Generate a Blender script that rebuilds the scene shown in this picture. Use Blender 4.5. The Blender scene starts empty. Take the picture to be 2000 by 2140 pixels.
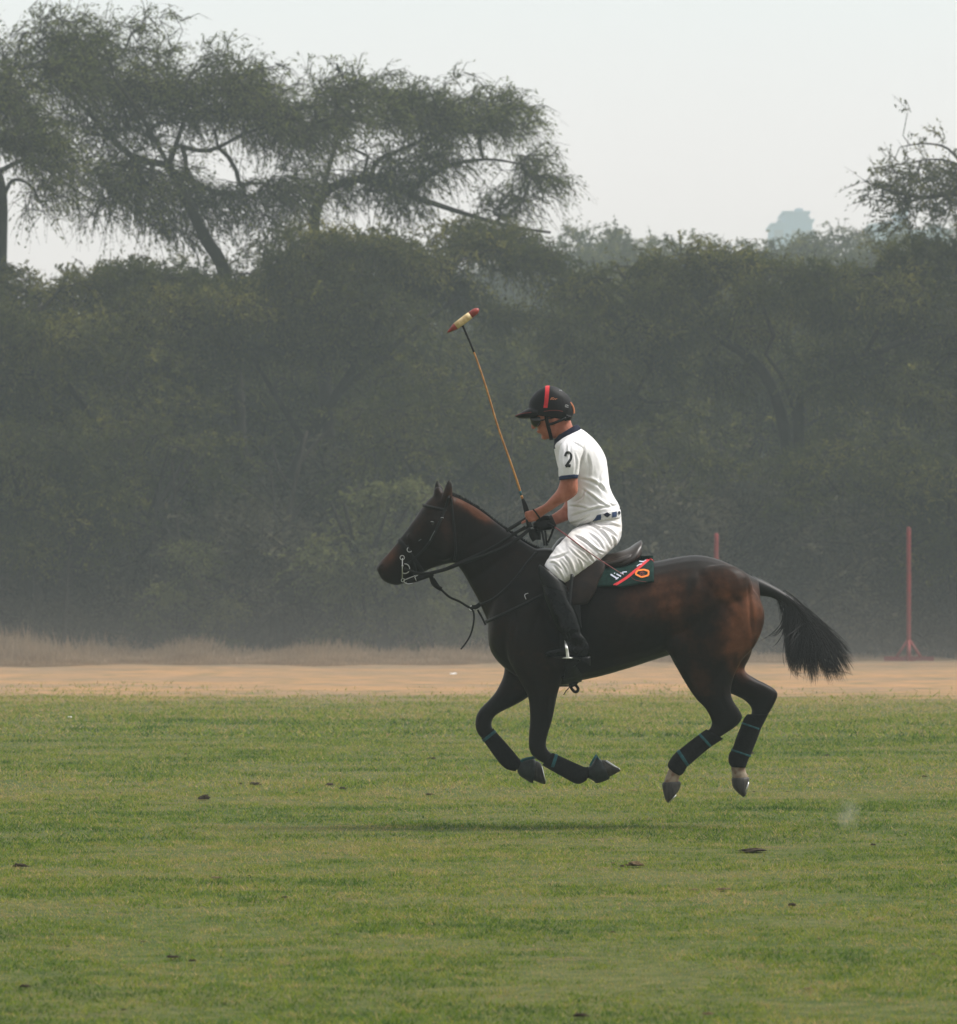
import bpy, bmesh, math, random
import numpy as np
from mathutils import Vector, noise
from mathutils.bvhtree import BVHTree
R = math.radians
random.seed(7); rng = np.random.default_rng(7)
S = bpy.context.scene
COL = S.collection

# ------------------------------------------------------------------ camera, world, sun
FPX, CAMH, HOR, D0 = 10800.0, 1.30, 1261.0, 30.0     # focal in photo pixels, eye height, horizon row, rider distance
cam = bpy.data.cameras.new("camera")
camo = bpy.data.objects.new("camera", cam); COL.objects.link(camo)
cam.sensor_fit = 'VERTICAL'; cam.sensor_height = 36.0
cam.lens = FPX/2140*36.0
cam.shift_y = (HOR-1070)/2140
camo.location = (0, 0, CAMH); camo.rotation_euler = (R(90), 0, 0)
cam.clip_start = 0.5; cam.clip_end = 6000
cam.dof.use_dof = True; cam.dof.focus_distance = 30.0; cam.dof.aperture_fstop = 10.0
S.camera = camo

SUN_EL, SUN_AZ = R(55), R(84)     # azimuth from +Y (behind the trees) clockwise towards +X
w = bpy.data.worlds.new("World"); S.world = w; w.use_nodes = True
nt = w.node_tree; nt.nodes.clear()
out = nt.nodes.new('ShaderNodeOutputWorld')
sky = nt.nodes.new('ShaderNodeTexSky'); sky.sky_type = 'NISHITA'; sky.sun_disc = False
sky.sun_elevation = SUN_EL; sky.sun_rotation = SUN_AZ; sky.dust_density = 6.0; sky.air_density = 1.0
b1 = nt.nodes.new('ShaderNodeBackground'); b1.inputs[1].default_value = 0.06
hs = nt.nodes.new('ShaderNodeHueSaturation'); hs.inputs['Saturation'].default_value = 0.35
nt.links.new(sky.outputs[0], hs.inputs['Color']); nt.links.new(hs.outputs[0], b1.inputs[0])
tc = nt.nodes.new('ShaderNodeTexCoord'); sx = nt.nodes.new('ShaderNodeSeparateXYZ')
nt.links.new(tc.outputs['Generated'], sx.inputs[0])
cr = nt.nodes.new('ShaderNodeValToRGB'); nt.links.new(sx.outputs['Z'], cr.inputs[0])
e = cr.color_ramp.elements
e[0].position = 0.0; e[0].color = (0.825, 0.668, 0.665, 1)
e[1].position = 1.0; e[1].color = (0.66, 0.67, 0.69, 1)
k = e.new(0.065); k.color = (0.870, 0.712, 0.70, 1)
k = e.new(0.12); k.color = (0.62, 0.625, 0.62, 1)
b2 = nt.nodes.new('ShaderNodeBackground'); b2.inputs[1].default_value = 1.0
mr = nt.nodes.new('ShaderNodeMapRange'); mr.interpolation_type = 'SMOOTHSTEP'
mr.inputs[1].default_value = -0.75; mr.inputs[2].default_value = 0.75; mr.inputs[3].default_value = 0.42; mr.inputs[4].default_value = 1.07
nt.links.new(sx.outputs['Y'], mr.inputs[0]); nt.links.new(mr.outputs[0], b2.inputs[1])
nt.links.new(cr.outputs[0], b2.inputs[0])
ad = nt.nodes.new('ShaderNodeAddShader')
nt.links.new(b1.outputs[0], ad.inputs[0]); nt.links.new(b2.outputs[0], ad.inputs[1])
nt.links.new(ad.outputs[0], out.inputs[0])

sun = bpy.data.lights.new("sun", 'SUN'); sun.energy = 2.9; sun.angle = R(11); sun.color = (1.0, 0.965, 0.92)
suno = bpy.data.objects.new("sun", sun); COL.objects.link(suno)
sd = Vector((math.sin(SUN_AZ)*math.cos(SUN_EL), math.cos(SUN_AZ)*math.cos(SUN_EL), math.sin(SUN_EL)))
suno.rotation_euler = (-sd).to_track_quat('-Z', 'Y').to_euler()
S.view_settings.view_transform = 'Standard'; S.view_settings.look = 'None'
S.view_settings.exposure = 0.45; S.view_settings.gamma = 1.0
S.cycles.volume_bounces = 0

# ------------------------------------------------------------------ helpers
def P(px, py, y=0.0, d=D0):
    """photo pixel + distance -> world point"""
    dd = d+y
    return ((px-1000)/FPX*dd, dd, CAMH+(HOR-py)/FPX*dd)
def ground_d(py): return FPX*CAMH/(py-HOR)

def tag(o, label=None, cat=None, group=None, kind=None):
    if label: o['label'] = label
    if cat: o['category'] = cat
    if group: o['group'] = group
    if kind: o['kind'] = kind
    return o
def empty(name, loc, label=None, cat=None, group=None):
    o = bpy.data.objects.new(name, None); COL.objects.link(o); o.location = loc; o.empty_display_size = 0.2
    return tag(o, label, cat, group)
def link(name, me, m=None, parent=None, smooth=True, local=False):
    if m is not None: me.materials.clear(); me.materials.append(m)
    if smooth and len(me.polygons): me.polygons.foreach_set('use_smooth', [True]*len(me.polygons))
    o = bpy.data.objects.new(name, me); COL.objects.link(o)
    if parent is not None:
        o.parent = parent
        if not local:      # mesh is in world coordinates
            q = parent; off = Vector((0, 0, 0))
            while q is not None: off += q.location; q = q.parent
            o.location = -off
    return o
def mesh_from(name, V, F):
    me = bpy.data.meshes.new(name); me.from_pydata([tuple(v) for v in V], [], [tuple(f) for f in F]); me.update(); return me
def fast_mesh(name, V, F, k):
    """V (n,3), F (m,k) numpy"""
    me = bpy.data.meshes.new(name)
    V = np.asarray(V, dtype=np.float32); F = np.asarray(F, dtype=np.int32)
    me.vertices.add(len(V)); me.vertices.foreach_set('co', V.ravel())
    me.loops.add(F.size); me.loops.foreach_set('vertex_index', F.ravel())
    me.polygons.add(len(F)); me.polygons.foreach_set('loop_start', np.arange(0, F.size, k, dtype=np.int32))
    me.polygons.foreach_set('loop_total', np.full(len(F), k, dtype=np.int32))
    me.update(calc_edges=True); return me
def set_attr(me, name, vals):
    a = me.attributes.new(name, 'FLOAT', 'POINT'); a.data.foreach_set('value', np.asarray(vals, dtype=np.float32))

def cr_interp(st, k=4):
    st = np.array(st, dtype=float); n = len(st); out = []
    for i in range(n-1):
        p0 = st[max(i-1, 0)]; p1 = st[i]; p2 = st[i+1]; p3 = st[min(i+2, n-1)]
        for j in range(k):
            t = j/k
            out.append(0.5*((2*p1)+(-p0+p2)*t+(2*p0-5*p1+4*p2-p3)*t*t+(-p0+3*p1-3*p2+p3)*t**3))
    out.append(st[-1]); return out
def loft(st, n=20, k=4, pw=2.2, d=D0):
    """st rows: ax,ay,bx,by (photo px of the two silhouette edges), half width m, depth offset m"""
    V = []; F = []
    rows = cr_interp(st, k) if k > 1 else st
    for r in rows:
        ax, ay, bx, by, wd, yc = r
        A = Vector(P(ax, ay, yc, d)); B = Vector(P(bx, by, yc, d)); c = (A+B)/2; u = (A-B)/2
        for i in range(n):
            t = 2*math.pi*i/n; ct, s_ = math.cos(t), math.sin(t)
            f = lambda q: math.copysign(abs(q)**(2/pw), q)
            V.append(c+u*f(ct)+Vector((0, wd*f(s_), 0)))
    m = len(rows)
    for j in range(m-1):
        for i in range(n):
            F.append((j*n+i, j*n+(i+1) % n, (j+1)*n+(i+1) % n, (j+1)*n+i))
    c0 = sum((V[i] for i in range(n)), Vector())/n; c1 = sum((V[(m-1)*n+i] for i in range(n)), Vector())/n
    V.append(c0); V.append(c1); a = len(V)-2
    for i in range(n):
        F.append((a, (i+1) % n, i)); F.append((a+1, (m-1)*n+i, (m-1)*n+(i+1) % n))
    return V, F
def ellipsoid(c, r, rot=0.0, nu=14, nv=10):
    V = []; F = []; ca, sa = math.cos(rot), math.sin(rot)
    for j in range(nv+1):
        ph = math.pi*j/nv
        for i in range(nu):
            th = 2*math.pi*i/nu
            x = r[0]*math.sin(ph)*math.cos(th); y = r[1]*math.sin(ph)*math.sin(th); z = r[2]*math.cos(ph)
            V.append(Vector((c[0]+x*ca-z*sa, c[1]+y, c[2]+x*sa+z*ca)))
    for j in range(nv):
        for i in range(nu): F.append((j*nu+i, j*nu+(i+1) % nu, (j+1)*nu+(i+1) % nu, (j+1)*nu+i))
    return V, F
def frames(pts):
    T = []
    for i in range(len(pts)):
        a = pts[max(i-1, 0)]; b = pts[min(i+1, len(pts)-1)]; t = (b-a); T.append(t.normalized() if t.length > 1e-9 else Vector((0, 0, 1)))
    return T
def tube(pts, rad, n=8, cap=True):
    pts = [Vector(p) for p in pts]
    if not hasattr(rad, '__len__'): rad = [rad]*len(pts)
    V = []; F = []; T = frames(pts); up = Vector((0, 1, 0)) if abs(T[0].y) < .9 else Vector((1, 0, 0))
    for p, t, r in zip(pts, T, rad):
        a = t.cross(up).normalized(); b = a.cross(t).normalized(); up = b
        for i in range(n):
            th = 2*math.pi*i/n; V.append(p+a*r*math.cos(th)+b*r*math.sin(th))
    for j in range(len(pts)-1):
        for i in range(n): F.append((j*n+i, j*n+(i+1) % n, (j+1)*n+(i+1) % n, (j+1)*n+i))
    if cap: F.append(tuple(range(n-1, -1, -1))); F.append(tuple((len(pts)-1)*n+i for i in range(n)))
    return V, F
def strap(pts, wid, th=0.004, nrm=Vector((0, -1, 0)), closed=False):
    """flat leather strap; width lies in the plane across nrm; nrm may be a list"""
    pts = [Vector(p) for p in pts]; T = frames(pts); V = []; F = []; n = len(pts)
    if closed:
        for i in range(n): T[i] = (pts[(i+1) % n]-pts[i-1]).normalized()
    for i, (p, t) in enumerate(zip(pts, T)):
        nn = nrm[i] if isinstance(nrm, list) else nrm
        s = t.cross(nn); s = s.normalized() if s.length > 1e-6 else Vector((0, 0, 1)); q = s.cross(t).normalized()
        ww = wid[i] if isinstance(wid, list) else wid
        for a, b in ((-1, -1), (1, -1), (1, 1), (-1, 1)): V.append(p+s*a*ww/2+q*b*th/2)
    for j in range(n if closed else n-1):
        j2 = (j+1) % n
        for i in range(4): F.append((j*4+i, j*4+(i+1) % 4, j2*4+(i+1) % 4, j2*4+i))
    if not closed: F.append((3, 2, 1, 0)); F.append(tuple((n-1)*4+i for i in range(4)))
    return V, F
def merge(parts):
    V = []; F = []
    for v, f in parts:
        o = len(V); V += list(v); F += [tuple(i+o for i in q) for q in f]
    return V, F
def spline(pts, k=6):
    return [Vector(p) for p in cr_interp([list(p) for p in pts], k)]
def remeshed(name, parts, vox, smooth=4, fac=0.5, disp=None):
    V, F = merge(parts); me = mesh_from(name+'_raw', V, F)
    bm = bmesh.new(); bm.from_mesh(me); bmesh.ops.recalc_face_normals(bm, faces=bm.faces); bm.to_mesh(me); bm.free()
    o = bpy.data.objects.new(name+'_raw', me); COL.objects.link(o)
    m = o.modifiers.new('r', 'REMESH'); m.mode = 'VOXEL'; m.voxel_size = vox
    if smooth:
        s = o.modifiers.new('s', 'SMOOTH'); s.factor = fac; s.iterations = smooth
    dg = bpy.context.evaluated_depsgraph_get(); dg.update()
    res = bpy.data.meshes.new_from_object(o.evaluated_get(dg)); res.name = name
    bpy.data.objects.remove(o); bpy.data.meshes.remove(me)
    if disp:
        nn = [v.normal.copy() for v in res.vertices]
        for v, q in zip(res.vertices, nn): v.co = v.co+q*disp(v.co, q)
        res.update()
    return res
def to_px(co):
    return 1000+co.x/co.y*FPX, HOR-(co.z-CAMH)/co.y*FPX
def bvh(me): return BVHTree.FromPolygons([v.co.copy() for v in me.vertices], [tuple(p.vertices) for p in me.polygons])
def hit(tree, px, py, off=0.003, far=False, fallback=0.0):
    """point on a surface, seen side on at photo px (parallel to the body's side)"""
    x, _, z = P(px, py)
    o = Vector((x, D0+(3 if far else -3), z)); dr = Vector((0, -1 if far else 1, 0))
    l, n, i, dd = tree.ray_cast(o, dr)
    if l is None: return Vector((x, D0+fallback, z)), Vector((0, 1 if far else -1, 0))
    if n.dot(dr) > 0: n = -n
    return l+n*off, n
def dens(pts, k=6):
    return [(p.x, p.y) for p in spline([(a, b, 0) for a, b in pts], k)]
def surf_strap(tree, pts, wid, th=0.004, off=0.003, far=False, k=5):
    H = [hit(tree, a, b, off, far) for a, b in dens(pts, k)]
    return strap([h[0] for h in H], wid, th, [h[1] for h in H])
def loop_strap(tree, pts, wid, th=0.004, off=0.003, k=5):
    d_ = dens(pts, k)
    H = [hit(tree, a, b, off) for a, b in d_]+[hit(tree, a, b, off, True) for a, b in reversed(d_)]
    return strap([h[0] for h in H], wid, th, [h[1] for h in H], closed=True)
def patch(tree, polyfun, nu, nv, off=0.002, far=False):
    """surface patch: polyfun(u,v)->(px,py); thin sheet lying on the surface"""
    V = []; F = []
    for j in range(nv+1):
        for i in range(nu+1):
            a, b = polyfun(i/nu, j/nv); V.append(hit(tree, a, b, off, far)[0])
    for j in range(nv):
        for i in range(nu): q = j*(nu+1)+i; F.append((q, q+1, q+nu+2, q+nu+1))
    return V, F
def stroke(tree, pts, wpx, off=0.0025, k=4):
    """painted/sewn stroke on a surface following px points, width in px"""
    d_ = dens(pts, k); V = []; F = []
    for i, (a, b) in enumerate(d_):
        a0, b0 = d_[max(i-1, 0)]; a1, b1 = d_[min(i+1, len(d_)-1)]
        tx, ty = a1-a0, b1-b0; L = math.hypot(tx, ty) or 1; nx, ny = -ty/L*wpx/2, tx/L*wpx/2
        V.append(hit(tree, a-nx, b-ny, off)[0]); V.append(hit(tree, a, b, off)[0]); V.append(hit(tree, a+nx, b+ny, off)[0])
    for i in range(len(d_)-1):
        F.append((i*3, i*3+1, i*3+4, i*3+3)); F.append((i*3+1, i*3+2, i*3+5, i*3+4))
    return V, F
def ring(c, r, rad, n=20, a0=0, a1=360, sx=1.0, nt_=6):
    pts = [Vector((c[0]+r*sx*math.cos(R(a0+(a1-a0)*i/n)), c[1], c[2]+r*math.sin(R(a0+(a1-a0)*i/n)))) for i in range(n+1)]
    return tube(pts, rad, nt_)

# ------------------------------------------------------------------ materials
def mat(name, col, rough=0.7, spec=0.3, metal=0.0, noise_s=None, noise_a=0.0, bump=0.0, bump_s=200, sheen=0.0, coat=0.0, stretch=None, alt=None):
    m = bpy.data.materials.new(name); m.use_nodes = True; t = m.node_tree; b = t.nodes['Principled BSDF']
    b.inputs['Base Color'].default_value = (*col, 1); b.inputs['Roughness'].default_value = rough
    b.inputs['Specular IOR Level'].default_value = spec; b.inputs['Metallic'].default_value = metal
    b.inputs['Sheen Weight'].default_value = sheen; b.inputs['Coat Weight'].default_value = coat
    g = t.nodes.new('ShaderNodeTexCoord'); mp = t.nodes.new('ShaderNodeMapping')
    t.links.new(g.outputs['Object'], mp.inputs[0])
    if stretch: mp.inputs['Scale'].default_value = stretch
    if noise_s:
        n = t.nodes.new('ShaderNodeTexNoise'); n.inputs['Scale'].default_value = noise_s; n.inputs['Detail'].default_value = 6
        t.links.new(mp.outputs[0], n.inputs['Vector'])
        mx = t.nodes.new('ShaderNodeMix'); mx.data_type = 'RGBA'
        c2 = alt if alt else tuple(c*(1-noise_a) for c in col)
        r = t.nodes.new('ShaderNodeMapRange'); r.inputs[1].default_value = .38; r.inputs[2].default_value = .62
        t.links.new(n.outputs['Fac'], r.inputs[0]); t.links.new(r.outputs[0], mx.inputs['Factor'])
        mx.inputs['A'].default_value = (*col, 1); mx.inputs['B'].default_value = (*c2, 1)
        t.links.new(mx.outputs['Result'], b.inputs['Base Color'])
    if bump:
        n2 = t.nodes.new('ShaderNodeTexNoise'); n2.inputs['Scale'].default_value = bump_s; n2.inputs['Detail'].default_value = 4
        t.links.new(mp.outputs[0], n2.inputs['Vector'])
        bp = t.nodes.new('ShaderNodeBump'); bp.inputs['Strength'].default_value = bump; bp.inputs['Distance'].default_value = 0.005
        t.links.new(n2.outputs['Fac'], bp.inputs['Height']); t.links.new(bp.outputs[0], b.inputs['Normal'])
    return m
M = {}
M['black_leather'] = mat('black_leather', (.006, .0065, .006), .42, .2, noise_s=30, noise_a=.3, bump=.15)
M['boot'] = mat('boot_leather', (.004, .0045, .004), .13, .13, noise_s=25, noise_a=.3, bump=.10, bump_s=60)
M['strap'] = mat('strap_leather', (.010, .010, .009), .6, .25, noise_s=60, noise_a=.4)
M['brown_leather'] = mat('brown_leather', (.022, .012, .008), .5, .22, noise_s=18, noise_a=.6, bump=.1)
M['saddle'] = mat('saddle_leather', (.030, .021, .016), .36, .32, noise_s=14, noise_a=.5, bump=.1, bump_s=80)
M['metal'] = mat('steel', (.62, .62, .60), .28, .5, 1.0)
M['white_metal'] = mat('polished_steel', (.85, .85, .83), .25, .5, .4)
M['hoof'] = mat('hoof_horn', (.055, .05, .043), .55, .3, noise_s=60, noise_a=.6, stretch=(1, 1, .2), bump=.2)
M['cloth_black'] = mat('bandage_cloth', (.008, .0085, .008), .9, .15, noise_s=70, noise_a=.5, bump=.4, bump_s=90)
M['teal'] = mat('teal_strap', (.012, .10, .115), .6, .3, noise_s=50, noise_a=.4)
M['teal_dark'] = mat('bell_boot_rubber', (.016, .024, .022), .5, .3, noise_s=40, noise_a=.5)
M['tail'] = mat('tail_hair', (.008, .0075, .0065), .5, .3, noise_s=80, noise_a=.5)
M['mane'] = mat('clipped_mane', (.009, .0085, .008), .8, .2, noise_s=90, noise_a=.5, bump=.5, bump_s=200)
M['eye'] = mat('eye', (.005, .004, .003), .06, .7)
M['skin'] = mat('skin', (.43, .165, .105), .5, .3, noise_s=22, alt=(.34, .115, .07), bump=.05, bump_s=150)
for kx in ('skin',):
    b = M[kx].node_tree.nodes['Principled BSDF']; b.inputs['Subsurface Weight'].default_value = 0.06; b.inputs['Subsurface Radius'].default_value = (.02, .006, .003)
M['shirt'] = mat('white_jersey', (.86, .85, .86), .85, .15, noise_s=6, alt=(.73, .72, .71), bump=.25, bump_s=45, sheen=.1)
M['breeches'] = mat('white_breeches', (.86, .845, .86), .8, .15, noise_s=7, alt=(.72, .69, .66), bump=.2, bump_s=60, sheen=.1)
M['navy'] = mat('navy_trim', (.012, .016, .035), .8, .15, noise_s=60, noise_a=.3)
M['navy_light'] = mat('navy_cuff', (.03, .045, .10), .8, .15, noise_s=60, noise_a=.3)
M['belt_blue'] = mat('belt_blue', (.012, .035, .10), .6, .3)
M['belt_white'] = mat('belt_white', (.7, .7, .7), .6, .3, noise_s=80, noise_a=.2)
M['print'] = mat('number_print', (.012, .014, .013), .6, .3)
M['helmet'] = mat('helmet_shell', (.008, .0078, .009), .6, .2, noise_s=90, noise_a=.3, bump=.2, bump_s=250)
M['red'] = mat('red_trim', (.62, .028, .035), .55, .3, noise_s=50, noise_a=.2)
M['dark_red'] = mat('dark_red_trim', (.14, .022, .018), .6, .3)
M['orange'] = mat('orange_trim', (.55, .20, .09), .6, .3)
M['orange_bright'] = mat('orange_badge', (.85, .22, .03), .6, .3)
M['glasses'] = mat('dark_lens', (.004, .005, .004), .12, .5)
M['cloth_green'] = mat('saddle_blanket', (.004, .026, .021), .85, .15, noise_s=60, noise_a=.4, bump=.3, bump_s=160)
M['letter'] = mat('blanket_lettering', (.55, .58, .68), .7, .2)
M['cane'] = mat('cane', (.42, .20, .045), .4, .4, noise_s=40, alt=(.26, .11, .02), stretch=(1, 1, .6))
M['mallet_cream'] = mat('mallet_cream', (.72, .56, .30), .5, .4, noise_s=50, alt=(.55, .38, .17))
M['mallet_red'] = mat('mallet_red', (.33, .045, .035), .45, .4, noise_s=50, alt=(.20, .03, .02))
M['grip'] = mat('grip_tape', (.010, .010, .010), .7, .2, bump=.4, bump_s=120)
M['whip'] = mat('whip_red', (.24, .03, .03), .45, .4, noise_s=40, noise_a=.4)
M['post_red'] = mat('goal_post_red', (.24, .028, .028), .6, .3, noise_s=4, alt=(.16, .03, .028))
M['paper'] = mat('paper', (.8, .8, .8), .8, .1)
M['bird'] = mat('bird_feathers', (.02, .02, .02), .8, .1, noise_s=30, noise_a=.4)
M['clod'] = mat('turf_clod', (.075, .05, .032), .95, .1, noise_s=30, alt=(.03, .028, .018), bump=.8, bump_s=60)
M['clod_tan'] = mat('dry_turf_clod', (.21, .14, .08), .95, .1, noise_s=30, alt=(.10, .075, .04), bump=.8, bump_s=60)
M['building'] = mat('hazed_concrete', (.24, .40, .56), .9, .1, noise_s=.05, noise_a=.2)  # blue of the distance haze mixed into the wall colour
M['building_roof'] = mat('hazed_roof', (.20, .33, .46), .9, .1)  # roof colour carries the same haze blue
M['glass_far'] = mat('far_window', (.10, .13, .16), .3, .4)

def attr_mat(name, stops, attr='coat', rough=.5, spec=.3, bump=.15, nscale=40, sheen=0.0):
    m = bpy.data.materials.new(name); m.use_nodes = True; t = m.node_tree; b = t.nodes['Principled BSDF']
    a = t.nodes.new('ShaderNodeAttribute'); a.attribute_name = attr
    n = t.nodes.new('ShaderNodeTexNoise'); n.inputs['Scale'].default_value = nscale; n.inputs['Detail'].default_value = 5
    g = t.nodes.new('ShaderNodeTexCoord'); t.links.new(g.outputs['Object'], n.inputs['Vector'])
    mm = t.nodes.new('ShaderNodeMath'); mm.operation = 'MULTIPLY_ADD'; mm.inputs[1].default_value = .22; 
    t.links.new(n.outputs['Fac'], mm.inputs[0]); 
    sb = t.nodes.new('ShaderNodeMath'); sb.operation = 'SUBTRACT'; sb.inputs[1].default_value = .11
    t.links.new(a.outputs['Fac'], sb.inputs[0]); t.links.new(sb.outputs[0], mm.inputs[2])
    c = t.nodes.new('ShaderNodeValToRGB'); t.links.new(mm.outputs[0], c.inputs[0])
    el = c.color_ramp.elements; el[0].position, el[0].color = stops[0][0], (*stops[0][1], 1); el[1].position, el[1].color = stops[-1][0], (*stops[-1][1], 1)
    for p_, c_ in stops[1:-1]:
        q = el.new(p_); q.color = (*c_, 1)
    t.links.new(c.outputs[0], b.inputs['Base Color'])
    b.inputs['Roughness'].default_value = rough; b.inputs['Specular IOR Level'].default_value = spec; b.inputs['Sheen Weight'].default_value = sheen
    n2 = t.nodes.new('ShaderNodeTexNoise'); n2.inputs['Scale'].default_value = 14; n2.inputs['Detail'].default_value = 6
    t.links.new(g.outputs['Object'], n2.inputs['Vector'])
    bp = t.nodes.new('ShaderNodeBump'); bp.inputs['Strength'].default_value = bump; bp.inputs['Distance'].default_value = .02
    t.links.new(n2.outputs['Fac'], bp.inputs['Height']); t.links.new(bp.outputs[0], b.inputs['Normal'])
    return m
M['coat'] = attr_mat('bay_coat_sunlit', [(0, (.0060, .0056, .0048)), (.17, (.012, .0075, .005)), (.36, (.045, .018, .009)), (.62, (.145, .054, .025)), (.85, (.30, .245, .18))], rough=.46, spec=.10)

def leaf_mat(name, c1, c2, c3, transl=.35):
    m = bpy.data.materials.new(name); m.use_nodes = True; t = m.node_tree; t.nodes.clear()
    o = t.nodes.new('ShaderNodeOutputMaterial'); df = t.nodes.new('ShaderNodeBsdfDiffuse'); tr = t.nodes.new('ShaderNodeBsdfTranslucent')
    mx = t.nodes.new('ShaderNodeMixShader'); mx.inputs[0].default_value = transl
    a = t.nodes.new('ShaderNodeAttribute'); a.attribute_name = 'tint'
    g = t.nodes.new('ShaderNodeNewGeometry'); n = t.nodes.new('ShaderNodeTexNoise'); n.inputs['Scale'].default_value = .55; n.inputs['Detail'].default_value = 3
    t.links.new(g.outputs['Position'], n.inputs['Vector'])
    ma = t.nodes.new('ShaderNodeMath'); ma.operation = 'MULTIPLY_ADD'; ma.inputs[1].default_value = 1.6
    t.links.new(n.outputs['Fac'], ma.inputs[0])
    mb = t.nodes.new('ShaderNodeMath'); mb.operation = 'MULTIPLY_ADD'; mb.inputs[1].default_value = .5; mb.inputs[2].default_value = -.60
    t.links.new(a.outputs['Fac'], mb.inputs[0]); t.links.new(mb.outputs[0], ma.inputs[2])
    c = t.nodes.new('ShaderNodeValToRGB'); e_ = c.color_ramp.elements
    e_[0].color = (*c1, 1); e_[1].color = (*c3, 1); q = e_.new(.5); q.color = (*c2, 1)
    t.links.new(ma.outputs[0], c.inputs[0])
    for s in (df, tr): t.links.new(c.outputs[0], s.inputs['Color'])
    t.links.new(df.outputs[0], mx.inputs[1]); t.links.new(tr.outputs[0], mx.inputs[2]); t.links.new(mx.outputs[0], o.inputs[0])
    return m
M['leaf'] = leaf_mat('acacia_leaf', (.022, .030, .014), (.075, .082, .022), (.230, .215, .050))
M['leaf_top'] = leaf_mat('canopy_leaf', (.045, .058, .022), (.105, .125, .036), (.23, .25, .060), .45)
M['leaf_dry'] = leaf_mat('scrub_leaf', (.045, .045, .032), (.085, .080, .052), (.15, .13, .08))
M['leaf_green'] = leaf_mat('bush_leaf', (.06, .068, .030), (.12, .13, .048), (.20, .20, .07))
M['bark'] = mat('bark', (.030, .026, .021), .95, .1, noise_s=3, noise_a=.4)
M['twig'] = mat('twig_bark', (.045, .040, .033), .95, .1, noise_s=3, noise_a=.4)
M['dry_grass'] = leaf_mat('dry_grass', (.24, .165, .10), (.36, .26, .165), (.48, .35, .23), .3)


# ------------------------------------------------------------------ ground
def ground_material():
    m = bpy.data.materials.new('pitch_ground'); m.use_nodes = True; t = m.node_tree; b = t.nodes['Principled BSDF']
    b.inputs['Roughness'].default_value = .95; b.inputs['Specular IOR Level'].default_value = .1
    g = t.nodes.new('ShaderNodeNewGeometry'); s = t.nodes.new('ShaderNodeSeparateXYZ'); t.links.new(g.outputs['Position'], s.inputs[0])
    def noi(sc, det=5, vec=None):
        n = t.nodes.new('ShaderNodeTexNoise'); n.inputs['Scale'].default_value = sc; n.inputs['Detail'].default_value = det
        t.links.new(vec or g.outputs['Position'], n.inputs['Vector']); return n.outputs['Fac']
    def math_(op, a, bb=None, c=None):
        n = t.nodes.new('ShaderNodeMath'); n.operation = op
        for i, v in enumerate((a, bb, c)):
            if v is None: continue
            if isinstance(v, (int, float)): n.inputs[i].default_value = v
            else: t.links.new(v, n.inputs[i])
        return n.outputs[0]
    def mix(f, A, B):
        n = t.nodes.new('ShaderNodeMix'); n.data_type = 'RGBA'
        if isinstance(f, (int, float)): n.inputs['Factor'].default_value = f
        else: t.links.new(f, n.inputs['Factor'])
        for k_, v in (('A', A), ('B', B)):
            if isinstance(v, tuple): n.inputs[k_].default_value = (*v, 1)
            else: t.links.new(v, n.inputs[k_])
        return n.outputs['Result']
    def ramp(v, a, b_):
        n = t.nodes.new('ShaderNodeMapRange'); n.inputs[1].default_value = a; n.inputs[2].default_value = b_; t.links.new(v, n.inputs[0]); return n.outputs[0]
    n1 = ramp(noi(.55), .40, .60); n2 = ramp(noi(6), .42, .62); n3 = ramp(noi(2.3), .60, .72); n4 = ramp(noi(16), .46, .60)
    green = mix(n1, (.050, .074, .014), (.088, .092, .026)); green = mix(math_('MULTIPLY', n2, .7), green, (.115, .120, .040))
    green = mix(math_('MULTIPLY', n3, .7), green, (.13, .09, .05))
    green = mix(math_('MULTIPLY', n4, .6), green, (.034, .058, .018))
    sand = mix(ramp(noi(.3), .4, .6), (.37, .21, .10), (.27, .175, .105)); sand = mix(math_('MULTIPLY', ramp(noi(1.7), .46, .62), .75), sand, (.13, .115, .06))
    soil = mix(ramp(noi(.5), .4, .6), (.13, .105, .07), (.07, .06, .042))
    yy = math_('ADD', s.outputs['Y'], math_('MULTIPLY', math_('SUBTRACT', noi(.5, 8), .5), 22.0))
    c = mix(ramp(yy, 64, 77), green, sand); c = mix(ramp(math_('ADD', yy, math_('MULTIPLY', noi(1.2), 6)), 102, 128), c, soil)
    t.links.new(c, b.inputs['Base Color'])
    bp = t.nodes.new('ShaderNodeBump'); bp.inputs['Strength'].default_value = .5; bp.inputs['Distance'].default_value = .04
    t.links.new(noi(40, 8), bp.inputs['Height']); t.links.new(bp.outputs[0], b.inputs['Normal'])
    return m
def ground():
    xs = np.concatenate([np.linspace(-900, -30, 12), np.linspace(-25, 25, 60), np.linspace(30, 900, 12)])
    ys = np.concatenate([np.linspace(-40, 12, 6), np.linspace(13, 80, 130), np.linspace(84, 1600, 30)])
    V = []
    for y in ys:
        for x in xs:
            z = 0.0
            V.append((x, y, z))
    nx = len(xs); F = [(j*nx+i, j*nx+i+1, (j+1)*nx+i+1, (j+1)*nx+i) for j in range(len(ys)-1) for i in range(nx-1)]
    o = link('ground', mesh_from('ground', V, F), ground_material()); o['kind'] = 'structure'
    o['label'] = 'green polo pitch with a tan sandy strip at its far edge'
ground()
def gz(x, y): return 0.0

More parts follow.
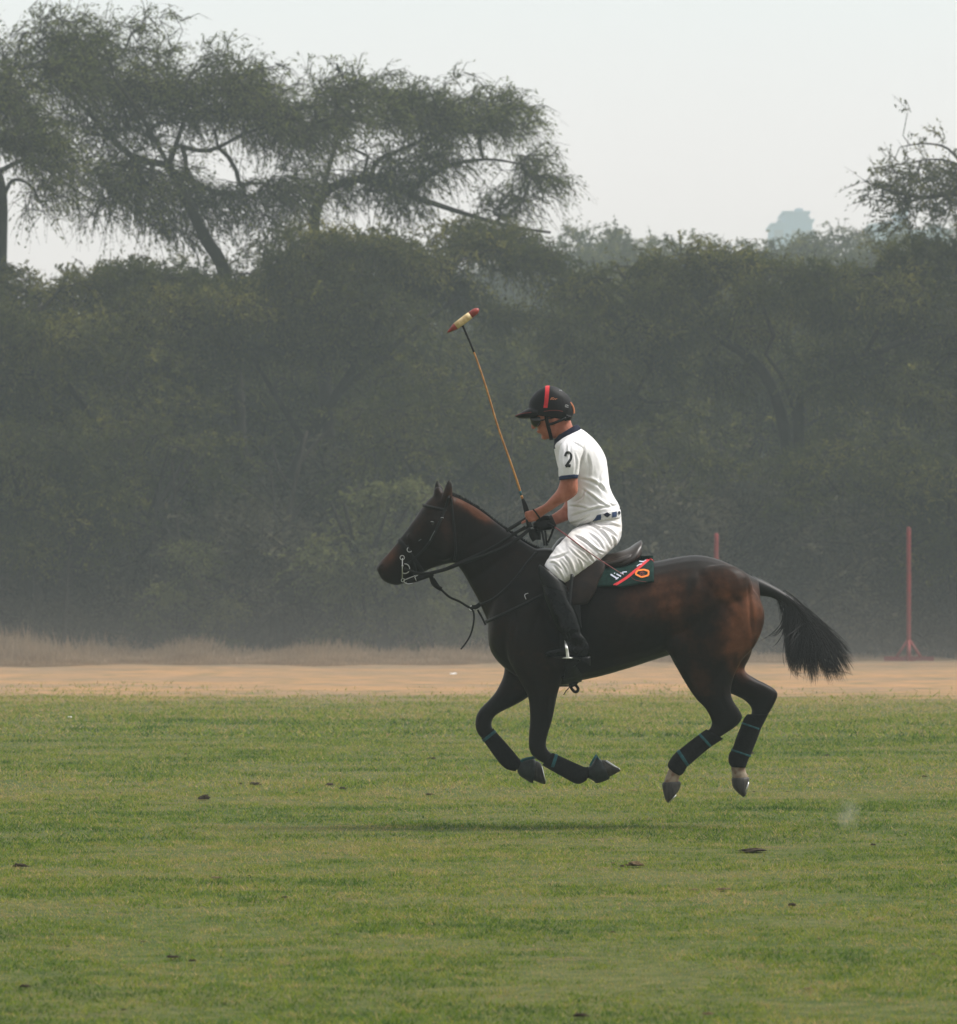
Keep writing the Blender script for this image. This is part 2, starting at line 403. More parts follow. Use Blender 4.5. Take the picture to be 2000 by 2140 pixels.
def vnoise(x, y, s, seed):
    r = np.random.default_rng(seed); G = r.random((256, 256)); X = x*s+500.3; Yq = y*s+500.7
    i = np.floor(X).astype(int); j = np.floor(Yq).astype(int); u = X-i; v = Yq-j; u = u*u*(3-2*u); v = v*v*(3-2*v)
    g = lambda a, b_: G[a % 256, b_ % 256]
    return (g(i, j)*(1-u)+g(i+1, j)*u)*(1-v)+(g(i, j+1)*(1-u)+g(i+1, j+1)*u)*v
def grass():
    zones = [(14.5, 21, 5200, .0042, .015), (21, 28, 3600, .0050, .017), (28, 36, 2100, .0062, .020), (36, 50, 850, .0090, .027), (50, 72, 330, .015, .038), (72, 86, 60, .018, .05)]
    C = []; W = []; H = []
    for d0, d1, den, wd, h in zones:
        n = int(den*(0.13*1.45*1.2)*(d1*d1-d0*d0)/2*1.0)
        y = np.sqrt(rng.uniform(d0*d0, d1*d1, n)); x = rng.uniform(-1, 1, n)*y*0.0945*1.62
        C.append(np.stack([x, y], 1)); W.append(np.full(n, wd)*rng.uniform(.6, 1.5, n)); H.append(np.full(n, h)*rng.uniform(.45, 1.25, n))
    C = np.concatenate(C); W = np.concatenate(W); H = np.concatenate(H); n = len(C)
    bare = .5*vnoise(C[:, 0], C[:, 1], 1.3, 1)+.3*vnoise(C[:, 0], C[:, 1], 4.1, 2)+.2*vnoise(C[:, 0], C[:, 1], 11, 3)
    keep = rng.random(n) < np.clip((.66-bare)*9, .72, 1); C = C[keep]; W = W[keep]; H = H[keep]; n = len(C); bare = bare[keep]
    fade = (C[:, 1] < 62) | (rng.random(n) < np.clip((84+5*np.sin(C[:, 0]*.8)-C[:, 1])/24, 0, 1)); C = C[fade]; W = W[fade]; H = H[fade]; bare = bare[fade]; n = len(C)
    # taller and shorter patches
    def pn(x, y, s, o): return np.sin(x*s+o)*np.cos(y*s*1.3+o*2)+.6*np.sin(x*s*2.7+y*s*1.9+o)+.4*np.sin(x*s*5.1-y*s*4.3+o*3)
    pa = vnoise(C[:, 0], C[:, 1], .9, 5)*.6+vnoise(C[:, 0], C[:, 1], 3.3, 6)*.4; H *= .62+.85*pa; H *= np.where(bare > .56, .6, 1.0)
    th = rng.uniform(0, math.pi, n); lean = rng.normal(0, 1.1, (n, 2))
    cz = np.array([gz(a, b_) for a, b_ in C])
    dx = np.cos(th)*W/2; dy = np.sin(th)*W/2
    V = np.zeros((n, 3, 3), np.float32)
    V[:, 0] = np.stack([C[:, 0]-dx, C[:, 1]-dy, cz-.004], 1); V[:, 1] = np.stack([C[:, 0]+dx, C[:, 1]+dy, cz-.004], 1)
    V[:, 2] = np.stack([C[:, 0]+lean[:, 0]*H, C[:, 1]+lean[:, 1]*H, cz+H], 1)
    me = fast_mesh('grass', V.reshape(-1, 3), np.arange(n*3).reshape(-1, 3), 3)
    X_, Y_ = C[:, 0], C[:, 1]; fs = np.clip(22/Y_, .35, 1.2)
    pb = (vnoise(X_, Y_, .33, 7)-.5)*.22+(vnoise(X_, Y_, 1.6, 8)-.5)*.26+(vnoise(X_, Y_, 5, 9)-.5)*.34+(vnoise(X_, Y_, 17, 10)-.5)*.62+(bare-.5)*.75
    Yn = Y_*(1+.05*(vnoise(X_, Y_, .22, 21)-.5)+.03*(vnoise(X_, Y_, 1.1, 22)-.5))      # worn and lush bands running across the pitch
    band = np.interp(Yn, [15, 18, 20, 23, 25, 28, 29.5, 32, 33.5, 36.5, 39, 46, 50, 57, 57.8, 62, 90], [.05, .0, -.07, -.05, .04, .02, -.12, -.12, .10, .16, .04, .04, .0, -.05, .13, .16, .30])
    tint = np.clip(.46+band+pb+rng.normal(0, .15, n), 0, 1); dead = rng.random(n) < (.035+.42*np.clip(pb*1.8+band*.9, 0, 1))
    tint[dead] = rng.uniform(.8, 1.0, dead.sum())
    set_attr(me, 'tint', np.repeat(tint, 3))
    m = bpy.data.materials.new('grass_blades'); m.use_nodes = True; t = m.node_tree; t.nodes.clear()
    o = t.nodes.new('ShaderNodeOutputMaterial'); df = t.nodes.new('ShaderNodeBsdfDiffuse'); tr = t.nodes.new('ShaderNodeBsdfTranslucent'); mx = t.nodes.new('ShaderNodeMixShader'); mx.inputs[0].default_value = .4
    a = t.nodes.new('ShaderNodeAttribute'); a.attribute_name = 'tint'; c = t.nodes.new('ShaderNodeValToRGB')
    e_ = c.color_ramp.elements; e_[0].color = (.030, .078, .016, 1); e_[1].color = (.40, .29, .15, 1)
    for p_, q in ((.35, (.122, .198, .015)), (.58, (.23, .26, .035)), (.78, (.33, .285, .085))):
        z_ = e_.new(p_); z_.color = (*q, 1)
    t.links.new(a.outputs['Fac'], c.inputs[0])
    for s in (df, tr): t.links.new(c.outputs[0], s.inputs['Color'])
    t.links.new(df.outputs[0], mx.inputs[1]); t.links.new(tr.outputs[0], mx.inputs[2]); t.links.new(mx.outputs[0], o.inputs[0])
    ob = link('grass', me, m, smooth=False); tag(ob, 'short mown turf of the pitch, patchy green and straw', 'grass', kind='stuff')
grass()

def dry_fringe():
    n = 190000; x0 = rng.uniform(-17, 17, n); y0_ = 105.5+(x0+11)*.5+2.0*np.sin(x0*.7)+1.2*np.sin(x0*2.3); y = y0_+rng.exponential(8.0, n); ok = y < 131; y = y[ok]; x0 = x0[ok]; y0_ = y0_[ok]; n = len(y)
    x = x0; cl = np.clip(vnoise(x, y, .8, 31)*.9+vnoise(x, y, 3.1, 32)*.6-.2, 0, 1.2)
    H = rng.uniform(.10, .62, n)*(.15+1.0*cl)*np.clip((y-y0_)/12, .06, 1.15)*np.clip(1.25-(x+4)/28, .55, 1.3); W = rng.uniform(.02, .05, n); lean = rng.normal(0, .28, (n, 2))
    V = np.zeros((n, 3, 3), np.float32); V[:, 0] = np.stack([x-W/2, y, 0*x], 1); V[:, 1] = np.stack([x+W/2, y, 0*x], 1); V[:, 2] = np.stack([x+lean[:, 0]*H, y+lean[:, 1]*H, H], 1)
    me = fast_mesh('dry_grass', V.reshape(-1, 3), np.arange(n*3).reshape(-1, 3), 3); set_attr(me, 'tint', np.repeat(rng.uniform(0, 1, n), 3))
    tag(link('dry_grass', me, M['dry_grass'], smooth=False), 'pale dry grass growing along the foot of the trees', 'grass', kind='stuff')
dry_fringe()

# ------------------------------------------------------------------ trees
def leaves_at(pos, dirs, n_leaf, length, lw, ll, droop, spread, r):
    """twig sprays: pos (n,3), dirs (n,3); returns leaf quads and twig triangles"""
    n = len(pos); t = r.uniform(.08, 1, (n, n_leaf)); L = length*r.uniform(.5, 1.25, n)
    d = dirs+r.normal(0, spread, (n, 3)); d /= np.linalg.norm(d, axis=1)[:, None]+1e-9
    tip = pos+d*L[:, None]; tip[:, 2] -= droop*L
    mid = pos+d*L[:, None]*.55
    tt = t[..., None]
    c = (1-tt)**2*pos[:, None]+2*tt*(1-tt)*mid[:, None]+tt**2*tip[:, None]
    c = c.reshape(-1, 3)+r.normal(0, .035, (n*n_leaf, 3))
    ax = np.repeat((tip-pos)/L[:, None], n_leaf, 0)+r.normal(0, .75, (n*n_leaf, 3)); ax[:, 2] -= .25; ax /= np.linalg.norm(ax, axis=1)[:, None]
    q = np.cross(ax, r.normal(0, 1, (n*n_leaf, 3))); q /= np.linalg.norm(q, axis=1)[:, None]+1e-9
    sc = r.uniform(.6, 1.4, (n*n_leaf, 1)); a = ax*ll/2*sc; b = q*lw/2*sc
    V = np.stack([c-a, c+b, c+a, c-b], 1).reshape(-1, 3); F = np.arange(len(V)).reshape(-1, 4)
    # twigs: two thin quads
    s = np.cross(d, r.normal(0, 1, (n, 3))); s /= np.linalg.norm(s, axis=1)[:, None]+1e-9; s *= .011
    TV = np.stack([pos-s, pos+s, mid+s*.8, mid-s*.8, tip], 1).reshape(-1, 3)
    b0 = np.arange(n)*5
    TF = np.concatenate([np.stack([b0, b0+1, b0+2, b0+3], 1), np.stack([b0+3, b0+2, b0+4, b0+4], 1)[:0]])
    T3 = np.stack([b0+3, b0+2, b0+4], 1)
    return V, F, TV, TF, T3
def grow(skel, envs, n_pts, seed, step=.35, wander=.12, base_r=.16, tip_r=.010, shell=.35, pad=.40, tilt=.12, flat=.20):
    """skel: list of (points, r0, r1); envs: list of (cx,cy,cz,rx,ry,rz,weight). Attaches samples of the crown
    volume to the nearest wood already grown, so limbs fork as in a real crown."""
    r = np.random.default_rng(seed); nodes = []; par = []; fixed = []
    for pts, r0, r1 in skel:
        p = [Vector(q) for q in cr_interp([list(a) for a in pts], 4)]; prev = -1
        if nodes:
            dd = [(Vector(nodes[i])-p[0]).length for i in range(len(nodes))]; j = int(np.argmin(dd))
            if dd[j] < .6: prev = j
        for i, q in enumerate(p):
            nodes.append(tuple(q)); par.append(prev); fixed.append(r0+(r1-r0)*i/(len(p)-1)); prev = len(nodes)-1
    ns = len(nodes); W = np.array([e_[6] for e_ in envs], float); W /= W.sum(); S_ = []
    pads = []; pw_ = []          # the crown is made of flattened layers of foliage with gaps between them
    for e_, wt in zip(envs, W):
        K = max(4, int(e_[3]*e_[5]*2.2*(.40/pad)**1.5))
        for _ in range(K):
            v = r.normal(0, 1, 3); v /= np.linalg.norm(v); v[2] = abs(v[2]) if r.random() < .45 else v[2]; q = r.uniform(shell, 1)**.6
            pr = min(e_[3]*pad, 1.9)*r.uniform(.6, 1.25)
            pads.append((e_[0]+v[0]*q*e_[3]*.9, e_[1]+v[1]*q*e_[4]*.9, e_[2]+v[2]*q*e_[5]*.93, pr, pr*.9, pr*flat*r.uniform(.7, 1.5), r.normal(tilt, .12))); pw_.append(wt/K*pr)
    pw_ = np.array(pw_)/sum(pw_)
    for _ in range(n_pts):
        e_ = pads[r.choice(len(pads), p=pw_)]; v = r.normal(0, .5, 3); dx, dy = v[0]*e_[3], v[1]*e_[4]
        S_.append((e_[0]+dx, e_[1]+dy, e_[2]+v[2]*e_[5]-e_[6]*dx-.10*(dx*dx+dy*dy)))
    S_ = np.array(S_); N = np.zeros((ns+n_pts*14, 3)); N[:ns] = nodes; cnt = ns
    start = ns//3 if ns > 6 else 0
    d0 = np.array([np.min(np.sum((N[start:ns]-s)**2, 1)) for s in S_]); tips = []
    for i in np.argsort(d0):
        s = S_[i]; d2 = np.sum((N[start:cnt]-s)**2, 1); j = int(np.argmin(d2))+start; dist = math.sqrt(d2[j-start])
        if dist < .12: continue
        k = min(max(1, int(dist/step)), 12); a = N[j].copy(); prev = j
        if cnt+k >= len(N): break
        for m_ in range(1, k+1):
            u = m_/k; q = a+(s-a)*u; q[2] += .10*dist*math.sin(math.pi*u)
            if m_ < k: q = q+r.normal(0, wander*min(step, .5), 3)
            N[cnt] = q; par.append(prev); prev = cnt; cnt += 1
        tips.append(prev)
    N = N[:cnt]; w_ = np.zeros(cnt); ch = np.zeros(cnt, int)
    for i in range(cnt-1, -1, -1):
        w_[i] += 1 if ch[i] == 0 else 0
        if par[i] >= 0: w_[par[i]] += w_[i]; ch[par[i]] += 1
    rad = tip_r*np.sqrt(np.maximum(w_, 1))*1.0
    rad = np.minimum(rad, base_r); 
    for i in range(ns): rad[i] = fixed[i]
    segs = [(par[i], i) for i in range(cnt) if par[i] >= 0]
    return N, np.array(segs), rad, np.array(tips), np.array(par), ns
def wood_mesh(name, N, segs, rad, sides=5):
    A = N[segs[:, 0]]; B = N[segs[:, 1]]; ra = np.minimum(rad[segs[:, 0]], rad[segs[:, 1]]*1.35); rb = rad[segs[:, 1]]
    d = B-A; L = np.linalg.norm(d, axis=1)[:, None]+1e-9; d = d/L; up = np.where(np.abs(d[:, 2:3]) > .9, [[1., 0, 0]], [[0, 0, 1.]])
    u = np.cross(d, up); u /= np.linalg.norm(u, axis=1)[:, None]; v = np.cross(d, u); A = A-d*ra[:, None]*.3; B = B+d*rb[:, None]*.3
    V = []
    for C_, rr in ((A, ra), (B, rb)):
        for i in range(sides):
            th = 2*math.pi*i/sides; V.append(C_+u*(rr*math.cos(th))[:, None]+v*(rr*math.sin(th))[:, None])
    V = np.stack(V, 1); n = len(A); b0 = (np.arange(n)*2*sides)[:, None]
    F = np.concatenate([np.concatenate([b0+i, b0+(i+1) % sides, b0+sides+(i+1) % sides, b0+sides+i], 1) for i in range(sides)])
    return fast_mesh(name, V.reshape(-1, 3), F, 4)
def crown_mesh(name, N, tips, par, ns, seed, sprays=5, n_leaf=10, length=.7, lw=.035, ll=.11, droop=.35, spread=.5, bias=(0, 0, 0), every=0.35):
    r = np.random.default_rng(seed+99)
    ids = list(tips)+[i for i in range(ns, len(N)) if r.random() < every]
    ids = np.repeat(np.array(ids), sprays); pos = N[ids]+r.normal(0, .05, (len(ids), 3))
    dirs = N[ids]-N[np.maximum(np.array(par)[ids], 0)]; dirs /= np.linalg.norm(dirs, axis=1)[:, None]+1e-9; dirs = dirs*.7+np.array(bias)
    V, F, TV, TF, T3 = leaves_at(pos, dirs, n_leaf, length, lw, ll, droop, spread, r)
    me = fast_mesh(name, V, F, 4)
    tn = np.repeat(np.clip(r.normal(.5, .22, len(ids)), 0, 1), n_leaf*4); set_attr(me, 'tint', tn)
    # twigs merged as triangles+quads -> all quads of 4 (last one narrow)
    n = len(ids); b0 = np.arange(n)*6; TV = TV.reshape(n, 5, 3); TVV = np.concatenate([TV, TV[:, 4:5]+.004], 1).reshape(-1, 3)
    TF = np.concatenate([np.stack([b0, b0+1, b0+2, b0+3], 1), np.stack([b0+3, b0+2, b0+4, b0+5], 1)])
    tw = fast_mesh(name+'_twigs', TVV, TF, 4)
    return me, tw
def join_meshes(name, a, b_):
    bm = bmesh.new(); bm.from_mesh(a); bm.from_mesh(b_); bm.to_mesh(a); bm.free(); bpy.data.meshes.remove(b_); a.name = name; return a
def make_tree(name, loc, skel, envs, n_pts, seed, label, leaf='leaf', cat='tree', group=None, wood=None, **kw):
    gk = {k_: kw.pop(k_) for k_ in ('step', 'wander', 'base_r', 'tip_r', 'shell', 'pad', 'tilt', 'flat') if k_ in kw}
    N, segs, rad, tips, par, ns = grow(skel, envs, n_pts, seed, **gk)
    t = empty(name, loc, label, cat, group)
    cm, tw = crown_mesh('crown', N, tips, par, ns, seed, **kw)
    wm = join_meshes('trunk', wood_mesh('trunk', N, segs, rad), tw)
    link('crown', cm, M[leaf], t, smooth=False, local=True); link('trunk', wm, wood or M['bark'], t, local=True)
    return t
def dup(t, loc, rz=0, sc=(1, 1, 1), label=None, group=None):
    q = t.copy(); COL.objects.link(q); q.location = loc; q.rotation_euler = (0, 0, rz); q.scale = sc
    if label: q['label'] = label
    if group: q['group'] = group
    elif 'group' in q: del q['group']
    for ch in t.children:
        c = ch.copy(); COL.objects.link(c); c.parent = q
    return q
def T(px, py, d, x0, y=0):  # photo pixel at distance d -> coords local to tree base at x0
    x, yy, z = P(px, py, 0, d); return (x-x0, y, z)
def tree_px(name, d, bx, limbs, envs, n, seed, label, **kw):
    x0 = (bx-1000)/FPX*d; s = d/FPX
    sk = [([T(p[0], p[1], d, x0, p[2] if len(p) > 2 else 0) for p in pts], r0, r1) for pts, r0, r1 in limbs]
    ev = [(*T(cx, cy, d, x0, yo), rx*s, rd, ry*s, wt) for cx, cy, rx, ry, yo, rd, wt in envs]
    return make_tree(name, (x0, d, 0), sk, ev, n, seed, label, **kw)
g_y = lambda d: HOR+FPX*CAMH/d    # photo row of the ground at distance d

big = dict(leaf='leaf_top', sprays=5, n_leaf=5, length=.85, lw=.036, ll=.12, droop=.36, spread=.42, bias=(.42, 0, -.14), tip_r=.010, wander=.5, every=.12, shell=.08, tilt=.20, pad=.34, flat=.50)
tree_px('acacia_tree', 130, 520,
    [([(520, g_y(130)), (505, 1050), (490, 760), (470, 575), (430, 500), (395, 430), (352, 345)], .24, .12),
     ([(352, 345), (280, 328), (235, 290), (195, 245), (140, 190), (110, 120)], .10, .03),
     ([(352, 345), (366, 300, .5), (385, 240, .8), (430, 180, 1)], .09, .03),
     ([(366, 300, .5), (440, 318, -.5), (520, 285, -1), (620, 250, -1)], .07, .03),
     ([(352, 345), (300, 250, -1.5), (250, 180, -2)], .07, .03)],
    [(140, 165, 260, 118, 0, 3.2, 1.2), (390, 215, 270, 125, 0, 3.2, 1.7), (600, 275, 190, 110, 0, 2.6, 1.0), (300, 400, 250, 90, 0, 2.4, .95), (560, 400, 190, 75, 0, 2.4, .75), (130, 70, 120, 45, 0, 1.5, .12), (300, 60, 60, 40, 0, 1, .08)],
    1700, 11, 'tall spreading acacia with a bent trunk, its canopy filling the upper left of the sky', **big)
tree_px('acacia_tree', 134, 700,
    [([(700, g_y(134)), (690, 950), (664, 640), (657, 470), (672, 412), (715, 382), (775, 376), (850, 405), (950, 440), (1060, 472), (1150, 486)], .20, .035),
     ([(775, 376), (790, 330, .5), (850, 300, 1), (930, 260, 1)], .08, .03),
     ([(850, 405), (920, 360, -.8), (1010, 340, -1), (1090, 350, -1)], .07, .025),
     ([(672, 412), (690, 330, .7), (720, 240, 1), (760, 190, 1)], .08, .03)],
    [(800, 235, 190, 95, 0, 2.8, 1.3), (960, 290, 170, 105, 0, 2.6, 1.2), (1060, 370, 115, 75, 0, 2.2, .7), (830, 390, 220, 60, 0, 2.2, .6), (1080, 420, 100, 50, 0, 1.6, .3), (960, 165, 60, 28, 0, 1, .05)],
    950, 23, 'leaning acacia with one arched limb, right end of the big canopy against the sky', **big)
tree_px('acacia_tree', 126, -20,
    [([(-20, g_y(126)), (-8, 1000), (0, 700), (2, 540), (5, 420), (-5, 360), (-40, 290)], .22, .08),
     ([(5, 420), (25, 378), (60, 385), (90, 430)], .06, .02),
     ([(-5, 360), (60, 330, .4), (120, 370, .6), (190, 415, .6)], .07, .02),
     ([(-40, 290), (20, 240), (60, 180)], .06, .02)],
    [(-60, 260, 180, 150, 0, 2.6, 1), (70, 330, 150, 85, 0, 2, .8), (40, 180, 130, 110, 0, 2, .7), (110, 410, 110, 35, 0, 1.4, .22)],
    620, 31, 'tall acacia at the left edge, trunk standing half outside the picture', **big)
tree_px('bare_tree', 127, 2110,
    [([(2110, g_y(127)), (2105, 800), (2090, 500), (2060, 420), (2000, 405), (1930, 412), (1860, 400), (1808, 380)], .15, .010),
     ([(2060, 420), (2020, 350, .4), (1960, 330, .4), (1890, 340, .3), (1830, 350)], .035, .010),
     ([(2020, 350, .4), (1980, 310), (1930, 300), (1880, 308)], .04, .012)],
    [(2030, 400, 150, 42, 0, 1.8, 1), (1900, 405, 80, 22, 0, 1, .3), (2000, 365, 100, 24, 0, 1, .35)],
    260, 41, 'nearly leafless tree reaching thin twigs in from the right edge', sprays=4, n_leaf=5, length=.6, lw=.045, ll=.12, droop=.05, spread=.50, bias=(-.50, 0, .02), tip_r=.010, wander=.6, every=.20, pad=.6, flat=.9, shell=.05)

dome = dict(sprays=5, n_leaf=10, length=.65, lw=.042, ll=.12, droop=.35, spread=.55, bias=(.12, -.05, 0), tip_r=.012, wander=.3, every=.22)
tree_px('domed_tree', 124, 215,
    [([(215, g_y(124)), (205, 1150), (225, 960), (180, 860), (110, 760)], .17, .05), ([(225, 960), (290, 850), (340, 740)], .09, .04), ([(205, 1150), (100, 980, 1), (20, 850, 1)], .08, .04)],
    [(180, 690, 300, 150, 0, 3.4, 1.6), (400, 640, 170, 100, .5, 2.5, .6), (30, 720, 170, 120, 0, 2.6, .6)],
    1250, 51, 'broad olive dome of a tree below the gap of sky at left', **dome)
tree_px('domed_tree', 127, 610,
    [([(600, g_y(127)), (590, 1080), (640, 930), (700, 830), (770, 720), (800, 640)], .22, .06), ([(640, 930), (560, 800), (500, 700)], .09, .04), ([(700, 830), (850, 700), (960, 620)], .09, .04)],
    [(740, 610, 260, 160, 0, 3.6, 1.7), (960, 590, 200, 110, 0, 3, .9), (560, 680, 170, 110, 0, 2.6, .6), (1080, 560, 120, 80, 0, 2, .35)],
    1500, 61, 'dense dark domed tree directly behind the mallet head', **dome)
tree_px('spreading_tree', 126, 1650,
    [([(1650, g_y(126)), (1655, 1080), (1640, 900), (1594, 776), (1507, 709), (1439, 670), (1366, 660), (1332, 612), (1294, 568)], .20, .04),
     ([(1439, 670), (1415, 640), (1400, 590), (1405, 560)], .06, .02), ([(1439, 670), (1480, 620, .4), (1530, 560, .6)], .06, .02)],
    [(1290, 650, 190, 105, 0, 2.8, 1.2), (1480, 640, 210, 100, 0, 2.8, 1.2), (1180, 710, 130, 90, 0, 2.4, .5), (1350, 780, 200, 80, 0, 2.4, .5), (1560, 560, 120, 40, 0, 2, .25)],
    1250, 71, 'spreading tree with a long limb slanting up left behind the rider', **dome)
tree_px('spreading_tree', 124, 1660,
    [([(1700, g_y(124)), (1690, 1100), (1668, 900), (1690, 790), (1735, 776), (1802, 747), (1924, 704), (2010, 706)], .19, .05),
     ([(1668, 900), (1640, 800), (1600, 740)], .08, .03), ([(1802, 747), (1850, 650), (1830, 560), (1880, 573), (1996, 578)], .07, .02)],
    [(1850, 640, 230, 110, 0, 3, 1.3), (1680, 660, 150, 100, 0, 2.4, .7), (2030, 560, 150, 90, 0, 2.4, .7), (1850, 800, 220, 90, 0, 2.6, .7)],
    1250, 81, 'wide tree with two limbs forking right above the right goal post', **dome)

# copies: medium trees filling the wood behind, built once in three shapes
def generic(name, seed, h, rx, rz, label, leaf='leaf', n=520, low=.35, **kw):
    r = random.Random(seed); sk = [([(0, 0, 0), (r.uniform(-.3, .3), .1, h*.25), (r.uniform(-.6, .6), 0, h*.5)], .15, .09)]
    top = sk[0][0][-1]
    for k_ in range(4):
        a = r.uniform(0, 6.28); q = rx*r.uniform(.4, .7)
        sk.append(([top, (top[0]+math.cos(a)*q*.5, math.sin(a)*q*.5, h*.62), (top[0]+math.cos(a)*q, math.sin(a)*q, h*r.uniform(.72, .85))], .08, .03))
    ev = [(0, 0, h-rz, rx, rx*.8, rz, 1.5)]
    for k_ in range(5):
        a = r.uniform(0, 6.28); ev.append((math.cos(a)*rx*.6, math.sin(a)*rx*.5, h*r.uniform(low, .8), rx*.5, rx*.45, rz*.5, .5))
    p_ = dict(dome); p_.update(kw)
    return make_tree(name, (0, 0, 0), sk, ev, n, seed, label, leaf=leaf, **p_)
protoA = generic('woodland_tree', 101, 9.0, 3.6, 2.6, 'x')
protoB = generic('woodland_tree', 102, 8.0, 3.0, 2.9, 'x', low=.25)
protoC = generic('woodland_tree', 103, 10.0, 4.2, 2.2, 'x', n=620)
scrubA = generic('scrub_bush', 104, 4.2, 2.2, 2.0, 'x', leaf='leaf_dry', n=330, low=.12, n_leaf=6, sprays=6, spread=.9, droop=.05)
scrubB = generic('scrub_bush', 105, 3.0, 1.9, 1.5, 'x', leaf='leaf_dry', n=260, low=.10, n_leaf=6, sprays=6, spread=.9, droop=.0)
bushG = generic('round_bush', 106, 4.6, 1.65, 2.2, 'x', leaf='leaf_green', n=420, low=.2, lw=.05)
used = {}
def put(proto, px, d, top_row, label, group=None, rz=None, w_=1.0):
    """first use moves the prototype itself, then copies"""
    h0 = {protoA.name: 9.0, protoB.name: 8.0, protoC.name: 10.0, scrubA.name: 4.2, scrubB.name: 3.0, bushG.name: 4.6}[proto.name]
    h = CAMH+(HOR-top_row)/FPX*d; s = h/h0; x = (px-1000)/FPX*d
    rz = random.uniform(0, 6.28) if rz is None else rz
    if proto.name not in used:
        used[proto.name] = 1; q = proto; q.location = (x, d, 0); q.rotation_euler = (0, 0, rz); q.scale = (s*w_, s*w_, s); q['label'] = label
        if group: q['group'] = group
        return q
    return dup(proto, (x, d, 0), rz, (s*w_, s*w_, s), label, group)
# second row (understorey domes whose tops show)
put(protoB, 60, 121.5, 800, 'low bushy tree at the left edge under the broad dome')
put(protoA, 330, 122, 790, 'mid green tree in front of the broad left dome', w_=1.1)
put(protoA, 905, 123, 720, 'olive tree just left of the mallet shaft', w_=1.05)
put(protoA, 1330, 122, 850, 'shaded tree between the rider\'s back and the left goal post', w_=1.1)
put(protoA, 1800, 121.5, 860, 'shaded tree behind the top of the right goal post', w_=1.15)
put(protoB, 1985, 121, 880, 'bushy tree low at the right edge')
G1 = 'trees massed in the second row of the wood'
for i, (px, top) in enumerate([(-90, 700), (150, 660), (330, 720), (520, 650), (700, 640), (880, 600), (1030, 585), (1160, 640), (1330, 610), (1500, 640), (1650, 570), (1800, 620), (1960, 560), (2100, 580), (400, 478), (235, 520), (560, 500)]):
    put([protoA, protoC, protoB][i % 3], px, 142+4*math.sin(i*2.1), top, 'hazy tree massed in the middle of the wood', G1, w_=1.1)
G2 = 'taller far trees showing above the wood at right'
for i, (px, top) in enumerate([(1120, 475), (1205, 452), (1310, 462), (1400, 455), (1490, 486), (1580, 478), (1690, 472), (1770, 462), (1860, 470), (1950, 455), (2060, 450)]):
    put([protoC, protoA][i % 2], px, 250+14*math.sin(i*1.7), top, 'far pale tree whose top shows above the wood at right', G2)
G3 = 'trees at the back of the wood at left'
for i, px in enumerate([-60, 90, 240, 390, 540, 690, 840, 980]):
    put([protoA, protoB, protoC][i % 3], px, 172+5*math.sin(i*1.3), 640+25*math.sin(i*2.2), 'pale tree at the back of the wood at left', G3, w_=1.2)
for sd_, x_ in (('left', [-230, -420, -620, -830, -1050]), ('right', [2250, 2430, 2640, 2850, 3060])):
    for i, px in enumerate(x_):
        put([protoC, protoA, protoB][i % 3], px, 126+3*math.sin(i*2.3), 520+60*math.sin(i*1.9), 'tree of the wood continuing past the %s edge' % sd_, 'trees continuing past the %s edge' % sd_, w_=1.35)
# scrub at the foot
G4 = 'grey scrub bushes along the foot of the wood'
for i in range(26):
    px = -60+i*84+random.uniform(-25, 25)
    put([scrubA, scrubB][i % 2], px, 122.5+random.uniform(-1.2, 2.5), 1085+random.uniform(-75, 75), 'twiggy grey scrub bush at the foot of the wood', G4, w_=1.15)
for i in range(20):
    px = -40+i*110+random.uniform(-35, 35)
    put([scrubB, scrubA][i % 2], px, 128+random.uniform(-1, 3), 960+random.uniform(-60, 60), 'twiggy grey scrub bush at the foot of the wood', G4, w_=1.3)
for i in range(22):
    px = -40+i*100+random.uniform(-35, 35)
    put(scrubB, px, 121+random.uniform(-.8, 1.2), 1275+random.uniform(-45, 40), 'low dry shrub among the pale grass before the scrub', 'low dry shrubs along the sandy strip', w_=1.5)
put(bushG, 800, 118.5, 985, 'round pale green bush just left of the horse head', w_=1.15)
put(bushG, 905, 118, 1180, 'small yellowish bush hanging below the horse\'s chin', w_=1.1)
put(bushG, 420, 119.5, 1120, 'low grey green bush in the dark left part of the wood', w_=1.2)

# thin saplings/stems standing in the understorey
def stem(px, d, top, lean, r0, label):
    x0 = (px-1000)/FPX*d; h = CAMH+(HOR-top)/FPX*d
    t = empty('bare_sapling', (x0, d, 0), label, 'sapling', 'bare stems in the understorey')
    pts = spline([(0, 0, 0), (lean*.3, .1, h*.35), (lean*.55, 0, h*.65), (lean, .1, h)], 4)
    parts = [tube(pts, [r0*(1-.7*i/(len(pts)-1)) for i in range(len(pts))], 6)]
    for k_ in range(5):
        j = 5+k_+random.randint(0, 1); a = pts[min(j, len(pts)-1)]; sgn = random.choice((-1, 1))
        q = spline([a, a+Vector((sgn*.35, .1, .5)), a+Vector((sgn*random.uniform(.5, 1.1), .2, random.uniform(.8, 1.5)))], 3)
        parts.append(tube(q, [r0*.4*(1-.7*i/(len(q)-1)) for i in range(len(q))], 5))
    link('stem', mesh_from('stem', *merge(parts)), M['twig'], t, local=True)
for px, top, lean, r0 in [(90, 950, -.5, .09), (130, 1010, .3, .06), (300, 1000, .4, .06), (385, 960, -.3, .08), (560, 900, .9, .12), (600, 980, -.4, .07), (705, 1000, .3, .05), (1045, 900, .3, .06), (1300, 950, -.5, .07), (1440, 960, -.8, .07), (1730, 1000, .4, .07), (1850, 960, -.4, .08)]:
    stem(px, 120.5+random.uniform(-.5, .5), top, lean, r0, 'slim bare stem standing in the shade of the wood')

